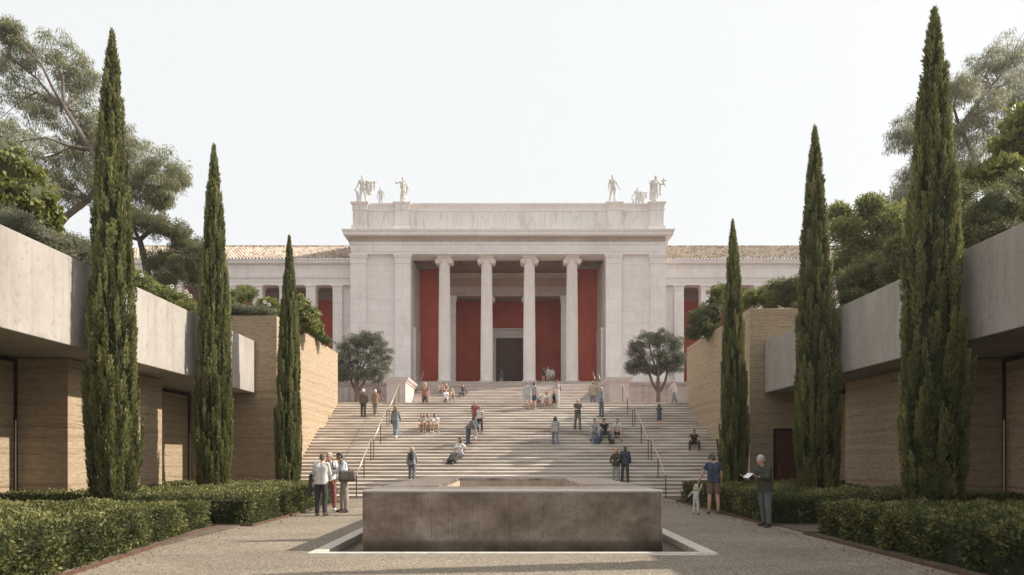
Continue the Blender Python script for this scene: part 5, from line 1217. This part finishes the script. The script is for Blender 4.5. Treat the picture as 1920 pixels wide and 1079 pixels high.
# olive trees on the landing
plant.tr = .21
def olive(px, ppm, raw, label, seed, tw, dens=110):
    Y = F/ppm; X = lambda q: (q-VX)/ppm; Z = lambda q: EYE+(VY-q)/ppm
    lb = lobeset(raw, ppm, seed, .35)
    plant('olive_tree', label, 'tree', lb, 'olive', 55, dens, .24, (.06, .12), .17, 'up', .0, [(X(px), Y, zL-.02), (X(px+tw*.3), Y, Z(738)), (X(px-tw*.2), Y, Z(724)), (X(px), Y, Z(705))], 'bark', seed=seed)
olive(669, 27, [(652, 655, 22, 20), (672, 638, 22, 15), (700, 640, 22, 16), (716, 665, 18, 22), (645, 685, 18, 20), (680, 668, 30, 22), (708, 692, 24, 18), (660, 702, 26, 13), (690, 706, 28, 12), (641, 706, 12, 10)], 'dense round olive tree on the landing at the left of the pedestal', 31, 3, 90)
olive(1234, 27, [(1192, 655, 19, 16), (1215, 638, 20, 15), (1240, 633, 19, 14), (1262, 645, 18, 16), (1274, 670, 14, 18), (1200, 678, 22, 14), (1240, 662, 24, 16), (1262, 690, 20, 12), (1187, 692, 14, 10), (1222, 694, 16, 8), (1245, 686, 20, 10)], 'open olive tree with visible forked branches on the landing at right', 32, 5, 75)
# shrubs: (label, lobes, material, leaf length, width ratio, mode, ppm)
def shrub(label, raw, mat, ppm, Lr, wr, mode, per_lobe, per, cr, seed, name='shrub', core=.72, dy=.5):
    lb = lobeset(raw, ppm, seed, dy); return plant(name, label, 'shrub', lb, mat, per_lobe, per, cr, Lr, wr, mode, core, None, seed=seed, group='shrubs of the roof gardens')
shrub('large broad-leaved climber-like shrub at the far left edge above the beam', [(-20, 300, 55, 50), (20, 325, 45, 45), (50, 370, 35, 42), (10, 385, 50, 45), (75, 405, 24, 28), (-30, 400, 50, 50)], 'broad', 66, (.11, .20), .42, 'droop', 60, 34, .22, 41, core=.8)
shrub('fine grey-green shrub directly above the near end of the left beam', [(-10, 415, 40, 30), (30, 430, 40, 32), (70, 450, 36, 28), (20, 480, 50, 35), (80, 485, 45, 30)], 'grayshrub', 74, (.05, .10), .12, 'any', 75, 55, .17, 42)
shrub('wiry grey-green shrub behind the beam beside the tallest left cypress', [(110, 460, 34, 28), (145, 470, 32, 28), (170, 490, 26, 26), (130, 500, 45, 22), (190, 510, 28, 22)], 'grayshrub', 60, (.05, .11), .12, 'any', 75, 55, .18, 43)
shrub('low shrub with pale flowers behind the left beam between two cypresses', [(275, 545, 24, 20), (305, 558, 26, 18), (335, 570, 24, 16), (355, 580, 22, 14), (260, 530, 18, 20), (385, 600, 22, 16)], 'lightshrub', 50, (.06, .12), .22, 'any', 60, 50, .16, 44)
shrub('light feathery green bush on top of the left earth wall', [(445, 557, 20, 14), (462, 552, 18, 12), (432, 570, 20, 14)], 'lightshrub', 43, (.05, .11), .14, 'up', 60, 50, .15, 45)
shrub('rounded grey-green cushion bush on the left earth wall front edge', [(455, 582, 22, 11), (480, 584, 22, 11), (500, 588, 18, 10), (432, 584, 18, 11)], 'grayshrub', 45, (.06, .13), .07, 'any', 60, 60, .14, 46)
shrub('flowering bright bush on the left earth wall behind its corner', [(500, 572, 16, 14), (515, 580, 15, 14), (525, 592, 14, 10)], 'lightshrub', 43.5, (.06, .12), .3, 'any', 50, 45, .13, 47)
shrub('broad-leaved bush cascading along the top of the sunlit earth wall', [(562, 575, 16, 20), (580, 592, 15, 20), (590, 612, 12, 16), (565, 600, 20, 20), (548, 590, 16, 20)], 'broad', 41.5, (.09, .17), .36, 'droop', 55, 34, .17, 48)
shrub('tiny dark shrub at the lower end of the sunlit earth wall', [(600, 632, 10, 9), (612, 642, 8, 6), (588, 622, 12, 10)], 'shrub', 38, (.06, .12), .2, 'up', 40, 40, .13, 49)
shrub('dark bushy shrub spilling over the lower top of the right earth wall', [(1312, 600, 20, 26), (1335, 590, 22, 26), (1300, 625, 14, 12), (1345, 560, 18, 18), (1330, 620, 24, 14)], 'shrub', 38.5, (.06, .12), .24, 'any', 60, 50, .17, 51)
shrub('lighter shrub behind the smallest right cypress', [(1350, 548, 18, 14), (1375, 560, 20, 16), (1395, 570, 16, 14)], 'lightshrub', 40, (.06, .12), .22, 'any', 50, 45, .16, 52)
shrub('bright low bush at the left part of the right earth wall top', [(1408, 560, 16, 16), (1428, 555, 18, 16), (1440, 565, 16, 14)], 'lightshrub', 43, (.05, .10), .24, 'any', 60, 50, .14, 53)
shrub('large dark rounded bush on the right earth wall top', [(1460, 545, 22, 22), (1485, 538, 22, 20), (1500, 555, 22, 22), (1475, 562, 26, 16)], 'shrub', 43, (.05, .10), .22, 'any', 70, 55, .16, 54)
shrub('trailing dark shrub where the right beam meets the earth wall', [(1490, 600, 16, 18), (1478, 618, 12, 10), (1500, 580, 16, 16)], 'shrub', 44, (.05, .11), .2, 'droop', 40, 50, .14, 55)
shrub('dense mid-green shrub above the right beam beside the middle cypress', [(1590, 535, 26, 26), (1620, 520, 28, 26), (1650, 510, 28, 28), (1600, 560, 26, 16), (1640, 545, 34, 16)], 'shrub', 52, (.06, .12), .22, 'any', 75, 55, .18, 56)
shrub('dark shrub above the right beam just left of the tallest cypress', [(1680, 500, 28, 30), (1700, 520, 30, 18), (1690, 470, 20, 22)], 'shrub', 58, (.06, .12), .2, 'any', 75, 55, .18, 57)
shrub('layered dark clipped bush on the right pavilion at the frame edge', [(1830, 420, 32, 38), (1870, 390, 36, 42), (1910, 370, 36, 42), (1820, 450, 30, 24), (1870, 440, 50, 28), (1940, 400, 40, 50)], 'shrub', 68, (.05, .11), .16, 'any', 90, 60, .18, 58)
shrub('light broad-leaved shrub behind the clipped bush at the right edge', [(1915, 235, 28, 28), (1900, 275, 26, 22), (1925, 300, 40, 28), (1870, 318, 34, 14), (1840, 335, 30, 12), (1900, 330, 40, 20)], 'broad', 52, (.14, .26), .28, 'up', 40, 34, .26, 59, core=.6)
shrub('dim leafy shrub filling the gap behind the tallest right cypress', [(1780, 400, 34, 34), (1770, 450, 34, 34), (1800, 370, 26, 26), (1740, 470, 30, 30)], 'shrub', 58, (.07, .13), .2, 'any', 60, 50, .2, 60)
def flowers(label, pts, ppm):
    m = MB()
    for (px, py) in pts:
        c_ = Vector(((px-VX)/ppm, F/ppm, EYE+(VY-py)/ppm))
        for k in range(7):
            a = k*.9; p_ = c_+Vector((math.cos(a)*.05, -.03*(k % 2), math.sin(a)*.045)); m.tube([p_, p_+Vector((.03*math.cos(a), -.03, .03*math.sin(a)))], [.03, .012], 6)
    tag(m.build('flowers', M['petal']), label, 'flowers')
flowers('white blooms on the low shrub behind the left beam', [(323, 538), (350, 548), (266, 517), (336, 545), (357, 556)], 51)
flowers('white blooms on the bush behind the left earth wall corner', [(505, 572), (515, 583), (497, 567)], 44.5)

# ================================================================= HAZE
hzm = bpy.data.materials.new('haze_air'); hzm.use_nodes = True; hn = hzm.node_tree.nodes; hn.clear()
ho = hn.new('ShaderNodeOutputMaterial'); hv = hn.new('ShaderNodeVolumePrincipled'); hv.inputs['Density'].default_value = .00042; hv.inputs['Color'].default_value = (1, .985, .96, 1); hv.inputs['Anisotropy'].default_value = .3
hzm.node_tree.links.new(hv.outputs[0], ho.inputs['Volume'])
tag(box(-720, 720, -720, 720, -1.2, 38).build('haze', hzm), kind='stuff')

# fallen leaves and grit along the planter edges
RG = np.random.default_rng(99); n_ = 2600; yy = RG.uniform(7, 26, n_); sd_ = np.where(RG.uniform(size=n_) > .5, 1, -1)
xx = sd_*(6.05-np.abs(RG.normal(size=n_))*.35*RG.uniform(.1, 2.0, n_)); xx = np.where((sd_ < 0) & (yy < 16), xx-.1-(yy-9)*.085*(yy > 9), xx)
cc = np.stack([xx, yy, np.full(n_, .006)], 1); axx = unit(np.stack([RG.normal(size=n_), RG.normal(size=n_), RG.uniform(.02, .25, n_)], 1))
M['litter'] = m_leaf('dry_leaves', (.10, .065, .035), (.20, .14, .07), (.30, .24, .12), .1)
lit = leaf_mesh('leaf_litter', cc, axx, RG.uniform(.02, .05, n_), RG.uniform(.005, .012, n_), RG.uniform(0, 1, n_), M['litter'])
tag(link('leaf_litter', lit, None), kind='stuff')
